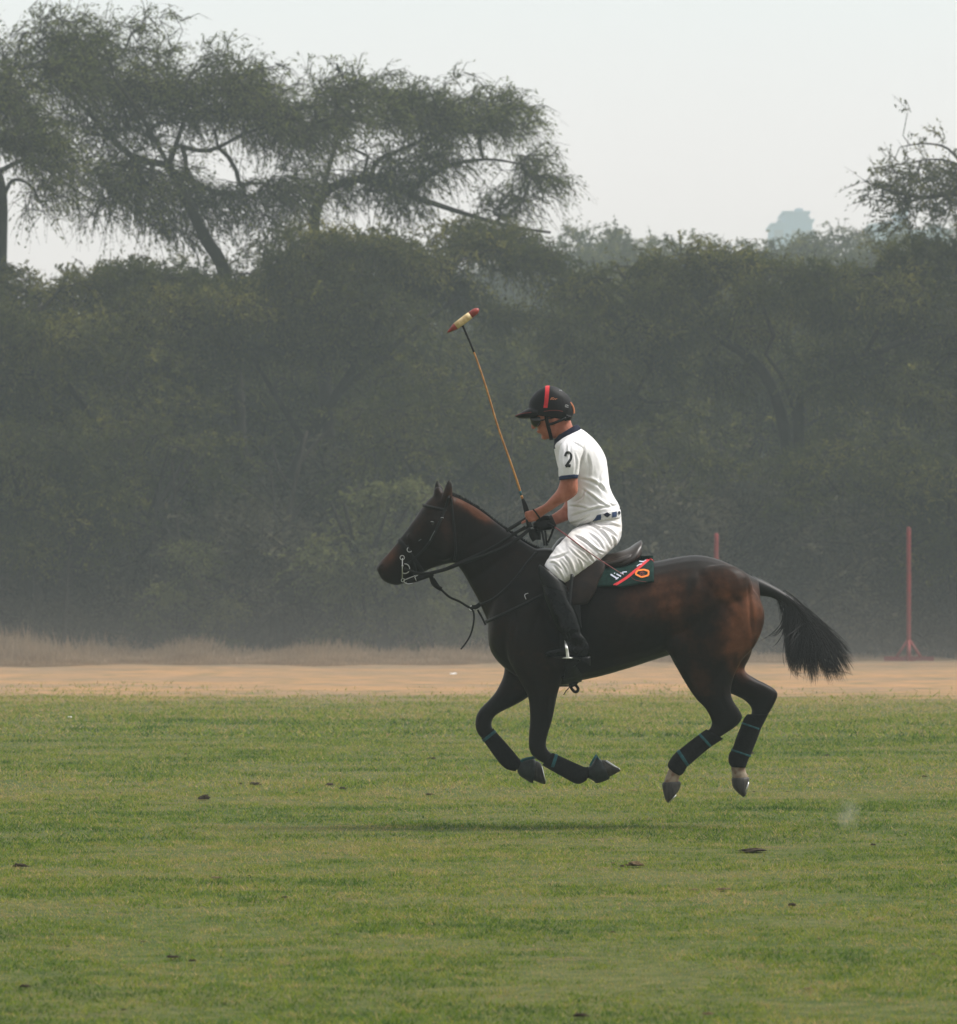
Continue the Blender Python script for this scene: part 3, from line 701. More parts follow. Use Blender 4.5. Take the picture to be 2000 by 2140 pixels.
# far buildings in the haze
def building(px0, px1, top, d, label, blocks, name='apartment_block'):
    x0 = ((px0+px1)/2-1000)/FPX*d; wd = (px1-px0)/FPX*d; h = CAMH+(HOR-top)/FPX*d
    t = empty(name, (x0, d, 0), label, 'building')
    bodies = []; wins = []; roofs = []
    def box(x, y, z, sx_, sy_, sz_):
        V = [Vector((x+a*sx_/2, y+b_*sy_/2, z+c*sz_/2)) for a in (-1, 1) for b_ in (-1, 1) for c in (-1, 1)]
        return V, [(0, 1, 3, 2), (4, 6, 7, 5), (0, 4, 5, 1), (2, 3, 7, 6), (0, 2, 6, 4), (1, 5, 7, 3)]
    for f0, f1, fh in blocks:
        bw = wd*(f1-f0); cx = wd*((f0+f1)/2-.5); bh = h*fh
        bodies.append(box(cx, 0, bh/2, bw, 16, bh)); roofs.append(box(cx, 0, bh+.2, bw+.8, 16.8, .4)); roofs.append(box(cx+bw*.2, 0, bh+.9, min(3, bw*.3), 4, 1.0))
        nx = max(1, int(bw/4.5)); nz = int(bh/3.2)
        for i in range(nx):
            for j in range(nz):
                if j >= nz-2: wins.append(box(cx-bw/2+(i+.5)*bw/nx, -8.02, 1.8+j*3.2, 1.8, .1, 1.6))
    link('wall', mesh_from('wall', *merge(bodies)), M['building'], t, smooth=False, local=True)
    link('roof', mesh_from('roof', *merge(roofs)), M['building_roof'], t, smooth=False, local=True)
    for q in wins: link('window', mesh_from('window', *q), M['glass_far'], t, smooth=False, local=True)
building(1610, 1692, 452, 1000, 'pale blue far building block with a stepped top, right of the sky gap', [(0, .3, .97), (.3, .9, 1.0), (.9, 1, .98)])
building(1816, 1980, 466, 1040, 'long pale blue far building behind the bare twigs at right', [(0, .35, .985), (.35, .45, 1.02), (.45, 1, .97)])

# haze
def haze():
    V = [(a, b_, c) for a in (-420, 420) for b_ in (-8, 1100) for c in (-1.0, 78)]
    me = mesh_from('haze', V, [(0, 1, 3, 2), (4, 6, 7, 5), (0, 4, 5, 1), (2, 3, 7, 6), (0, 2, 6, 4), (1, 5, 7, 3)])
    m = bpy.data.materials.new('haze_air'); m.use_nodes = True; t = m.node_tree; t.nodes.clear()
    o = t.nodes.new('ShaderNodeOutputMaterial'); v = t.nodes.new('ShaderNodeVolumePrincipled')
    v.inputs['Color'].default_value = (.76, .88, .85, 1); v.inputs['Density'].default_value = HAZE; v.inputs['Anisotropy'].default_value = 0.0
    t.links.new(v.outputs[0], o.inputs['Volume'])
    ob = link('haze', me, m, smooth=False); tag(ob, 'pale grey dusty haze hanging over the whole field', 'haze', kind='stuff')
HAZE = 0.00115
haze()
def dust():
    V = [(a_, b_, c_) for a_ in (-40, 40) for b_ in (82, 131) for c_ in (-.8, 3.2)]
    me = mesh_from('dust', V, [(0, 1, 3, 2), (4, 6, 7, 5), (0, 4, 5, 1), (2, 3, 7, 6), (0, 2, 6, 4), (1, 5, 7, 3)])
    m = bpy.data.materials.new('dust_air'); m.use_nodes = True; t = m.node_tree; t.nodes.clear()
    o = t.nodes.new('ShaderNodeOutputMaterial'); v = t.nodes.new('ShaderNodeVolumePrincipled')
    v.inputs['Color'].default_value = (.86, .76, .66, 1)
    g = t.nodes.new('ShaderNodeTexCoord'); s = t.nodes.new('ShaderNodeSeparateXYZ'); t.links.new(g.outputs['Object'], s.inputs[0])
    def mth(op, a_, b_=None, c_=None):
        q = t.nodes.new('ShaderNodeMath'); q.operation = op
        for k_, z in enumerate((a_, b_, c_)):
            if z is None: continue
            if isinstance(z, (int, float)): q.inputs[k_].default_value = z
            else: t.links.new(z, q.inputs[k_])
        return q.outputs[0]
    n = t.nodes.new('ShaderNodeTexNoise'); n.inputs['Scale'].default_value = .12; n.inputs['Detail'].default_value = 1; t.links.new(g.outputs['Object'], n.inputs['Vector'])
    up = mth('POWER', 2.718, mth('MULTIPLY', mth('MAXIMUM', s.outputs['Z'], 0.0), -1.15))
    yr = t.nodes.new('ShaderNodeMapRange'); yr.interpolation_type = 'SMOOTHSTEP'; yr.inputs[1].default_value = 82; yr.inputs[2].default_value = 112; t.links.new(s.outputs['Y'], yr.inputs[0])
    dn = mth('MULTIPLY', mth('MULTIPLY', up, yr.outputs[0]), mth('MULTIPLY_ADD', n.outputs['Fac'], .022, -.003))
    t.links.new(dn, v.inputs['Density']); t.links.new(v.outputs[0], o.inputs['Volume'])
    tag(link('dust', me, m, smooth=False), 'thin tan dust hanging low in front of the trees', 'dust', kind='stuff')
    S.cycles.volume_step_rate = 1.0; S.cycles.volume_max_steps = 64
dust()

# goal posts
def goal_post(px, top, label, dist=116.5):
    x0 = (px-1000)/FPX*dist; h = CAMH+(HOR-top)/FPX*dist
    t = empty('goal_post', (x0, dist, 0), label, 'goal post', 'red goal posts')
    n = 16; pts = [Vector((0, 0, .08+(h-.08)*i/n)) for i in range(n+1)]
    r_ = .050
    link('pole', mesh_from('pole', *tube(pts+[Vector((0, 0, h+.03))], [r_]*(n+1)+[r_*.6], 16)), M['post_red'], t, local=True)
    fo = []
    for a in (0, 90):
        ca, sa = math.cos(R(a)), math.sin(R(a)); L = .56
        fo.append(strap([Vector((-L*ca, -L*sa, .045+a*.00012)), Vector((L*ca, L*sa, .045+a*.00012))], .11, .11, Vector((0, 0, 1))))
    link('foot', mesh_from('foot', *merge(fo)), M['post_red'], t, smooth=False, local=True)
    for a in (0, 90, 180, 270):
        ca, sa = math.cos(R(a)), math.sin(R(a))
        link('brace', mesh_from('brace', *tube([Vector((.03*ca, .03*sa, .46)), Vector((.27*ca, .27*sa, .09))], .03, 6)), M['post_red'], t, local=True)
goal_post(1899, 1104, 'whole red goal post on a braced foot near the right edge')
goal_post(1497, 1117, 'red goal post whose top only shows above the horse\'s rump')

# clods, litter, bird
def clod_mesh(seed, rx, ry, rz):
    r = random.Random(seed); V, F = ellipsoid((0, 0, 0), (1, 1, 1), nu=22, nv=12); o = Vector((seed*3.1, 0, 0)); q = []
    for v in V:
        n_ = noise.noise(v*1.9+o)*.6+noise.noise(v*4.5+o)*.5+noise.noise(v*10+o)*.25
        p = v*(1+n_); q.append((p.x*rx, p.y*ry, max(p.z, -.25)*rz))
    return mesh_from('clod', q, F)
cm = [clod_mesh(i, 1, .8, .55) for i in range(5)]
for m_ in cm: m_.materials.append(M['clod']); m_.polygons.foreach_set('use_smooth', [True]*len(m_.polygons))
cmt = [clod_mesh(i+9, 1, .8, .4) for i in range(3)]
for m_ in cmt: m_.materials.append(M['clod_tan']); m_.polygons.foreach_set('use_smooth', [True]*len(m_.polygons))
def clod(px, py, wpx, label, tan=False, group=None, hs=1.0):
    d = ground_d(py); x = (px-1000)/FPX*d; s = wpx/2/FPX*d
    o = bpy.data.objects.new('turf_clod', random.choice(cmt if tan else cm)); COL.objects.link(o)
    o.location = (x, d, gz(x, d)+.25*s*hs*.5+.009); o.scale = (s*.85, s*.85*1.3, s*hs); o.rotation_euler = (0, 0, random.uniform(-.5, .5))
    tag(o, label, 'clod of turf', group)
clod(42, 1815, 34, 'dark clod of turf at the far left of the pitch', hs=.5)
clod(427, 1673, 26, 'dark upright clod of turf with a tail, left of middle', hs=1.0)
clod(533, 1643, 28, 'brown heap of kicked turf in a scuffed row, left of the forelegs', hs=.6)
clod(502, 1641, 9, 'small brown crumb just left of the brown heap', hs=.8)
clod(688, 1644, 22, 'loose brown clod nearer the forelegs than the brown heap', hs=.6)
clod(716, 1651, 16, 'small dark clod touching the loose brown clod', hs=.6)
clod(898, 1664, 20, 'reddish clod on the scuffed row in front of the forelegs', hs=.5)
clod(902, 1588, 22, 'flat dark clod level with the front knees', hs=.45)
clod(1326, 1813, 40, 'large tan and brown divot on the grass under the horse', True, hs=.75)
clod(1300, 1815, 12, 'small dark crumb at the left foot of the large divot', hs=.8)
clod(1570, 1782, 66, 'long flat brown scar of turf right of the large divot', hs=.22)
clod(1450, 1864, 22, 'low reddish clod below the large divot', True, hs=.4)
clod(1512, 1863, 30, 'wider low tan clod below the long scar', True, hs=.4)
clod(1654, 1897, 20, 'brown mound on the near grass at right', hs=.7)
clod(1825, 1770, 12, 'small brown clod right of the long scar', hs=.8)
clod(453, 1839, 26, 'tan scrape of soil on the near grass at left', True, hs=.4)
clod(362, 2006, 30, 'brown lump on the near grass at lower left', hs=.45)
clod(402, 2014, 18, 'rounder brown lump just right of the lower left lump', hs=.7)
clod(52, 2068, 26, 'brown clod near the lower left corner', hs=.5)
clod(595, 1880, 14, 'small black clod on the near grass, lower middle left', hs=.6)
clod(1213, 2130, 36, 'dark clod cut by the bottom edge of the picture', hs=.5)
clod(1480, 2126, 24, 'tan tuft of dead grass at the bottom edge', True, hs=.7)
clod(1688, 2072, 22, 'tan flake of dead turf near the bottom right', True, hs=.35)
clod(1728, 1581, 10, 'small dark clod right of the hind hooves', hs=.7)
clod(1570, 1577, 14, 'crumb of thrown turf beside the far hind bandage', hs=.8)
clod(1932, 1626, 12, 'dark crumb of turf near the right edge', hs=.7)
GC = 'small crumbs of turf scattered over the pitch'
for i in range(95):
    py = random.choice([random.uniform(1540, 2120), random.gauss(1660, 18)]); px = random.uniform(0, 2000)
    clod(px, py, random.uniform(5, 13)*(.6+(py-1560)/900), 'tiny crumb of torn turf lost in the grass', random.random() < .4, GC, hs=random.uniform(.3, .7))
def litter(px, py, wpx, label):
    d = ground_d(py); x = (px-1000)/FPX*d; s = wpx/2/FPX*d; V = []; n = 6
    for j in range(n):
        for i in range(n): V.append((s*(i/(n-1)*2-1), s*.8*(j/(n-1)*2-1), s*(.35+.5*random.random())))
    F = [(j*n+i, j*n+i+1, (j+1)*n+i+1, (j+1)*n+i) for j in range(n-1) for i in range(n-1)]
    me = mesh_from('litter', V, F); o = link('paper_scrap', me, M['paper'], smooth=False); o.location = (x, d, .01)
    md = o.modifiers.new('t', 'SOLIDIFY'); md.thickness = .003
    tag(o, label, 'litter')
litter(146, 1502, 8, 'crumpled white scrap lying on the far grass at left')
litter(948, 1413, 14, 'white scrap lying on the sandy strip below the horse\'s chin')
def bird():
    d = 133; c = Vector(P(707, 146, 0, d)); t = empty('bird', c, 'small dark bird perched on top of the big canopy', 'bird')
    s = d/FPX
    def q(x, z, r_): return (x*s, 0, z*s), r_*s
    pts = [q(7, -12, 1), q(4, -6, 2.2), q(1, 0, 4), q(-1, 5, 3.6), q(-2, 9, 2.6), q(-3, 12, 2.4), q(-5, 13, 1.0), q(-8, 12.5, .3)]
    sp = spline([p[0] for p in pts], 3); rr = np.interp(np.linspace(0, 1, len(sp)), np.linspace(0, 1, len(pts)), [p[1] for p in pts])
    link('body', mesh_from('body', *tube(sp, list(rr), 10)), M['bird'], t, local=True)
    link('tail', mesh_from('tail', *strap([Vector((6*s, 0, -9*s)), Vector((12*s, 0, -20*s))], 4*s, .01, Vector((0, -1, 0)))), M['bird'], t, local=True)
    link('leg', mesh_from('leg', *tube([Vector((0, 0, -2*s)), Vector((0, 0, -9*s))], .6*s, 5)), M['bird'], t, local=True)
bird()

def puff():
    d = ground_d(1735); x0, y0 = (1772-1000)/FPX*d, d; z0 = CAMH+(HOR-1700)/FPX*d
    V, F = ellipsoid((0, 0, 0), (.085, .07, .12), nu=20, nv=14); me = mesh_from('dust_puff', V, F)
    bm = bmesh.new(); bm.from_mesh(me); bmesh.ops.remove_doubles(bm, verts=bm.verts, dist=1e-5); bmesh.ops.recalc_face_normals(bm, faces=bm.faces); bm.to_mesh(me); bm.free()
    m = bpy.data.materials.new('puff_air'); m.use_nodes = True; t = m.node_tree; t.nodes.clear()
    o = t.nodes.new('ShaderNodeOutputMaterial'); v = t.nodes.new('ShaderNodeVolumePrincipled'); v.inputs['Color'].default_value = (.9, .84, .74, 1)
    g = t.nodes.new('ShaderNodeTexCoord'); n = t.nodes.new('ShaderNodeTexNoise'); n.inputs['Scale'].default_value = 14; n.inputs['Detail'].default_value = 3
    t.links.new(g.outputs['Object'], n.inputs['Vector'])
    ln = t.nodes.new('ShaderNodeVectorMath'); ln.operation = 'LENGTH'; mp = t.nodes.new('ShaderNodeMapping'); mp.inputs['Scale'].default_value = (11.7, 14, 8.3)
    t.links.new(g.outputs['Object'], mp.inputs[0]); t.links.new(mp.outputs[0], ln.inputs[0])
    r1 = t.nodes.new('ShaderNodeMapRange'); r1.inputs[1].default_value = 1; r1.inputs[2].default_value = .1; r1.inputs[3].default_value = 0; r1.inputs[4].default_value = 5.5; t.links.new(ln.outputs['Value'], r1.inputs[0])
    r2 = t.nodes.new('ShaderNodeMapRange'); r2.inputs[1].default_value = .40; r2.inputs[2].default_value = .62; t.links.new(n.outputs['Fac'], r2.inputs[0])
    mu = t.nodes.new('ShaderNodeMath'); mu.operation = 'MULTIPLY'; t.links.new(r1.outputs[0], mu.inputs[0]); t.links.new(r2.outputs[0], mu.inputs[1])
    t.links.new(mu.outputs[0], v.inputs['Density']); t.links.new(v.outputs[0], o.inputs['Volume'])
    ob = link('dust_puff', me, m); ob.location = (x0, y0, z0); tag(ob, 'faint pale puff of dust over the grass behind the hind hooves', 'dust', kind='stuff')
puff()

# ------------------------------------------------------------------ horse
NEAR, FAR = -1, 1
horse = empty('horse', P(1300, 1730), 'dark bay polo pony at full gallop with all four hooves off the ground', 'horse')
trunk = [(1030, 1225, 1019, 1318, .10, 0), (1050, 1190, 1026, 1362, .17, 0), (1080, 1160, 1056, 1398, .205, 0), (1120, 1146, 1100, 1424, .225, 0), (1160, 1146, 1150, 1433, .245, 0),
         (1210, 1160, 1205, 1424, .275, 0), (1260, 1173, 1257, 1413, .30, 0), (1320, 1176, 1316, 1396, .31, 0), (1370, 1172.5, 1362, 1381, .305, 0),
         (1420, 1163, 1405, 1368, .295, 0), (1463, 1160, 1455, 1360, .29, 0), (1510, 1172, 1515, 1352, .265, 0), (1555, 1195, 1562, 1335, .215, 0), (1585, 1212, 1588, 1300, .14, 0)]
nearhind = [(1420, 1215, 1580, 1236, .105, -.15), (1396, 1280, 1597, 1272, .125, -.155), (1393, 1330, 1596, 1308, .125, -.155), (1399, 1368, 1577, 1352, .11, -.155), (1418, 1404, 1550, 1382, .085, -.155),
            (1440, 1441, 1530, 1428, .066, -.15), (1457, 1464, 1530, 1458, .052, -.15), (1473, 1480, 1546, 1484, .045, -.15), (1486, 1505, 1552, 1499, .042, -.15), (1484, 1521, 1540, 1517, .040, -.15),
            (1470, 1532, 1505, 1541, .036, -.15), (1446, 1551, 1470, 1571, .028, -.15), (1422, 1571, 1446, 1590, .030, -.15), (1402, 1592, 1434, 1606, .036, -.15), (1396, 1610, 1422, 1621, .030, -.15), (1389, 1626, 1418, 1630, .034, -.15), (1386, 1640, 1421, 1638, .040, -.15)]
farhind = [(1440, 1240, 1572, 1250, .09, .14), (1440, 1310, 1580, 1310, .11, .15), (1465, 1365, 1570, 1368, .10, .15), (1488, 1412, 1556, 1399, .08, .15), (1508, 1442, 1578, 1417, .062, .15), (1532, 1452, 1600, 1428, .052, .15),
           (1556, 1464, 1620, 1440, .045, .15), (1569, 1479, 1626, 1452, .042, .15), (1570, 1491, 1617, 1474, .040, .15), (1562, 1504, 1598, 1506, .034, .15), (1549, 1533, 1578, 1537, .028, .15),
           (1537, 1562, 1563, 1569, .030, .15), (1527, 1581, 1562, 1590, .036, .15), (1527, 1603, 1558, 1608, .029, .15), (1529, 1619, 1563, 1620, .035, .15), (1530, 1630, 1564, 1630, .038, .15)]
nearfore = [(1066, 1240, 1170, 1250, .085, -.14), (1056, 1310, 1192, 1320, .10, -.15), (1060, 1370, 1190, 1382, .09, -.15), (1084, 1420, 1174, 1424, .08, -.145), (1103, 1456, 1164, 1456, .066, -.14), (1107, 1500, 1155, 1502, .052, -.135),
            (1105, 1535, 1145, 1535, .045, -.135), (1105, 1562, 1141, 1556, .044, -.135), (1113, 1580, 1146, 1568, .042, -.135), (1133, 1594, 1157, 1577, .036, -.135), (1160, 1607, 1175, 1585, .029, -.135),
            (1186, 1623, 1199, 1600, .030, -.135), (1209, 1635, 1221, 1605, .034, -.135), (1228, 1627, 1229, 1603, .030, -.135), (1246, 1626, 1242, 1596, .032, -.135), (1258, 1622, 1256, 1592, .036, -.135)]
farfore = [(1040, 1250, 1120, 1290, .08, .12), (1040, 1330, 1135, 1370, .09, .13), (1054, 1396, 1122, 1438, .08, .13), (1040, 1438, 1101, 1459, .066, .13), (1022, 1462, 1074, 1475, .056, .13), (1005, 1479, 1045, 1489, .048, .13),
           (995, 1496, 1031, 1501, .045, .13), (993, 1518, 1027, 1515, .044, .13), (1000, 1536, 1031, 1524, .040, .13), (1018, 1554, 1041, 1540, .032, .13), (1035, 1577, 1057, 1560, .029, .13),
           (1050, 1594, 1074, 1578, .031, .13), (1065, 1605, 1084, 1585, .034, .13), (1080, 1609, 1093, 1589, .030, .13), (1096, 1620, 1106, 1592, .034, .13), (1108, 1627, 1116, 1592, .036, .13)]
neck = [(934, 1034, 930, 1150, .070, 0), (950, 1036, 953, 1178, .078, 0), (975, 1048, 969, 1200, .085, 0), (1005, 1066, 984, 1227, .095, 0), (1045, 1097, 1000, 1256, .115, 0), (1085, 1125, 1015, 1290, .15, 0), (1120, 1146, 1035, 1335, .19, 0), (1150, 1160, 1075, 1380, .21, 0)]
head = [(942, 1034, 958, 1125, .060, 0), (918, 1030, 962, 1168, .078, 0), (897, 1042, 948, 1176, .095, 0), (884, 1057, 926, 1181, .100, 0), (870, 1078, 905, 1187, .088, 0), (853, 1102, 886, 1196, .072, 0),
        (835, 1126, 868, 1206, .062, 0), (817, 1149, 851, 1216, .057, 0), (802, 1166, 832, 1223, .058, 0), (791, 1177, 813, 1220, .054, 0), (786.5, 1187, 799, 1212, .040, 0), (789, 1194, 795, 1205, .022, 0)]
ear1 = [(903, 1056, 928, 1056, .024, .05), (904, 1036, 929, 1036, .028, .055), (908, 1015, 927, 1022, .024, .055), (911, 1005, 919, 1010, .012, .055), (913, 1001, 915, 1003, .003, .055)]
ear2 = [(918, 1058, 944, 1050, .024, -.05), (924, 1036, 946, 1032, .028, -.06), (931, 1014, 946, 1016, .024, -.062), (935.5, 1004, 942, 1004, .012, -.062), (938, 999.5, 940, 1000, .003, -.062)]
EL = lambda px, py, rx, ry, wd, yc, rot=0: ellipsoid(P(px, py, yc), (rx/360, wd, ry/360), R(-rot))
muscle = [ellipsoid(P(918, 1034, 0), (.032, .045, .05), R(20))]
for s in (-1, 1):
    muscle += [EL(1115, 1285, 42, 85, .10, s*.15, 20), EL(1165, 1385, 38, 34, .08, s*.17), EL(1500, 1235, 75, 55, .10, s*.19, -10), 
               EL(1432, 1340, 44, 50, .075, s*.185, -20), EL(1555, 1285, 38, 62, .09, s*.12), EL(930, 1138, 27, 34, .03, s*.068, 15), EL(905, 1090, 13, 9, .02, s*.082), EL(870, 1140, 34, 5, .014, s*.066, 50),
               EL(798, 1184, 8, 7, .012, s*.048)]
horse_me = remeshed('body', [loft(q, 24) for q in (trunk, neck, head, ear1, ear2)]+[loft(q, 18) for q in (nearhind, farhind, nearfore, farfore)]+muscle, .0105, 7, .5)
# bay coat pattern, sunlit brown of rump and poll painted in, and muscle relief
def gauss(px, py, cx, cy, rx, ry, rot=0):
    c, s = math.cos(R(rot)), math.sin(R(rot)); dx, dy = px-cx, py-cy; u = (dx*c+dy*s)/rx; v = (-dx*s+dy*c)/ry
    return math.exp(-(u*u+v*v))
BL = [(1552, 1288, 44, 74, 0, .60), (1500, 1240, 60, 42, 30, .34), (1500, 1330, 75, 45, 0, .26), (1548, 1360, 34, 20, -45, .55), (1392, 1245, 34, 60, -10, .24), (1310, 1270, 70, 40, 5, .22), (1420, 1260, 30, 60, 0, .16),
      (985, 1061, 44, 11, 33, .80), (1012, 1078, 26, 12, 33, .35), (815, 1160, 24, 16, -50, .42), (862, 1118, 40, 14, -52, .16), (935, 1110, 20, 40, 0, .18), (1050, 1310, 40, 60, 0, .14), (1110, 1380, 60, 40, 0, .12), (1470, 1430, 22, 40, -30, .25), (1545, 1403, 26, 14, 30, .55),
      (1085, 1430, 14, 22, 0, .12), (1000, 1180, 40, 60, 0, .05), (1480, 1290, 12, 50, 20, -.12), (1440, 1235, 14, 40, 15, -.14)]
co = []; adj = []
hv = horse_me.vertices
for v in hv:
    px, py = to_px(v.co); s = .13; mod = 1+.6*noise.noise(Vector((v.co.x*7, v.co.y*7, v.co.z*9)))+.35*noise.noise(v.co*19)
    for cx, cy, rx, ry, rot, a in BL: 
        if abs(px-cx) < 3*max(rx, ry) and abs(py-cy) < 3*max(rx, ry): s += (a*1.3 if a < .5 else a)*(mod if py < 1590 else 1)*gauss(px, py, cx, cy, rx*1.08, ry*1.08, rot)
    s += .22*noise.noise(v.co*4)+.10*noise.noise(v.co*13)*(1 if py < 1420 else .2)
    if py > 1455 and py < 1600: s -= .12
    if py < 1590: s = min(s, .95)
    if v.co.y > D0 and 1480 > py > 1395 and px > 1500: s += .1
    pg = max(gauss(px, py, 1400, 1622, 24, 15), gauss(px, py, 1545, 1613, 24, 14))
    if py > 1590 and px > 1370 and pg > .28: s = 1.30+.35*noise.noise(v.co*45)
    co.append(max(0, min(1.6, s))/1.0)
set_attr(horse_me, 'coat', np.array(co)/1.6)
GR = [(1568, 1270, 3.5, 60, -4, -.010), (1480, 1300, 9, 60, 25, -.007), (1450, 1240, 12, 45, 20, -.005), (1395, 1310, 10, 55, 0, -.008), (1130, 1270, 5, 70, 20, -.008), (1075, 1320, 5, 60, 5, -.008), (1190, 1370, 5, 40, -20, -.010),
      (1500, 1400, 4, 50, 35, -.006), (1440, 1430, 4, 35, -30, -.004), (885, 1130, 3, 30, 35, -.005), (905, 1150, 30, 3, 20, -.004), (793, 1197, 12, 1.6, 10, -.010), (800, 1203, 16, 1.6, 18, -.008), (797, 1183, 3.2, 2.2, 30, -.014),
      (1030, 1180, 8, 70, 55, -.008), (1000, 1130, 7, 60, 60, -.006), (1060, 1260, 10, 60, -30, -.009), (1150, 1300, 9, 70, -25, -.010), (1530, 1330, 6, 50, 30, -.008), (1500, 1250, 8, 60, -35, -.007), (1140, 1480, 3, 40, -5, -.005), (1060, 1450, 3, 30, 40, -.005), (1505, 1460, 3, 35, -30, -.005), (1300, 1340, 60, 5, 12, -.006), (960, 1130, 4, 50, 10, -.006), (904, 1093, 4, 3, 0, -.010)]
horse_me.update(); nn = [v.normal.copy() for v in hv]
for v, n_ in zip(hv, nn):
    if abs(n_.y) < .25: continue
    px, py = to_px(v.co); dsp = 0
    for cx, cy, rx, ry, rot, a in GR:
        if abs(px-cx) < 3*max(rx, ry) and abs(py-cy) < 3*max(rx, ry): dsp += a*gauss(px, py, cx, cy, rx, ry, rot)
    if 1230 < px < 1400 and 1200 < py < 1380: dsp += .0022*math.sin((px+(py-1290)*.35)/4.6)*math.exp(-((py-1290)/60)**2)
    dsp += .003*noise.noise(v.co*7)
    v.co += n_*dsp*min(1, (abs(n_.y)-.25)*2.5)
horse_me.update()
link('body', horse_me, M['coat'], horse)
HB = bvh(horse_me)
def part(name, pieces, m, parent, smooth=True, label=None):
    V, F = merge(pieces); me = mesh_from(name, V, F)
    bm = bmesh.new(); bm.from_mesh(me); bmesh.ops.recalc_face_normals(bm, faces=bm.faces); bm.to_mesh(me); bm.free()
    o = link(name, me, m, parent, smooth)
    if label: o['label'] = label
    return o
for s in (-1, 1):
    h, n_ = hit(HB, 904, 1093, 0, far=(s > 0)); part('eye', [ellipsoid(h-n_*.012, (.019, .018, .016))], M['eye'], horse)
# mane: clipped ridge along the crest
crest = [(936, 1031), (950, 1034), (975, 1046.5), (1005, 1064.5), (1045, 1095.5), (1085, 1123), (1115, 1141), (1140, 1150)]
mp = spline([P(a, b) for a, b in crest], 10)
V, F = [], []
mpieces = [loft([(a-1.5, b-2.6, a-7, b+14, .020, 0) for a, b in [(c_[0], c_[1]) for c_ in crest]], 12, 6)]
r_ = random.Random(3)
for i in range(900):
    j = r_.randint(0, len(mp)-2); p = mp[j].lerp(mp[j+1], r_.random())+Vector((0, r_.uniform(-.014, .014), -.004))
    t = p+Vector((r_.uniform(-.006, .010), r_.uniform(-.008, .008), r_.uniform(.008, .017))); s = Vector((.0022, 0, .001))
    mpieces.append(([p-s, p+s, t], [(0, 1, 2)]))
part('mane', mpieces, M['mane'], horse, smooth=False)
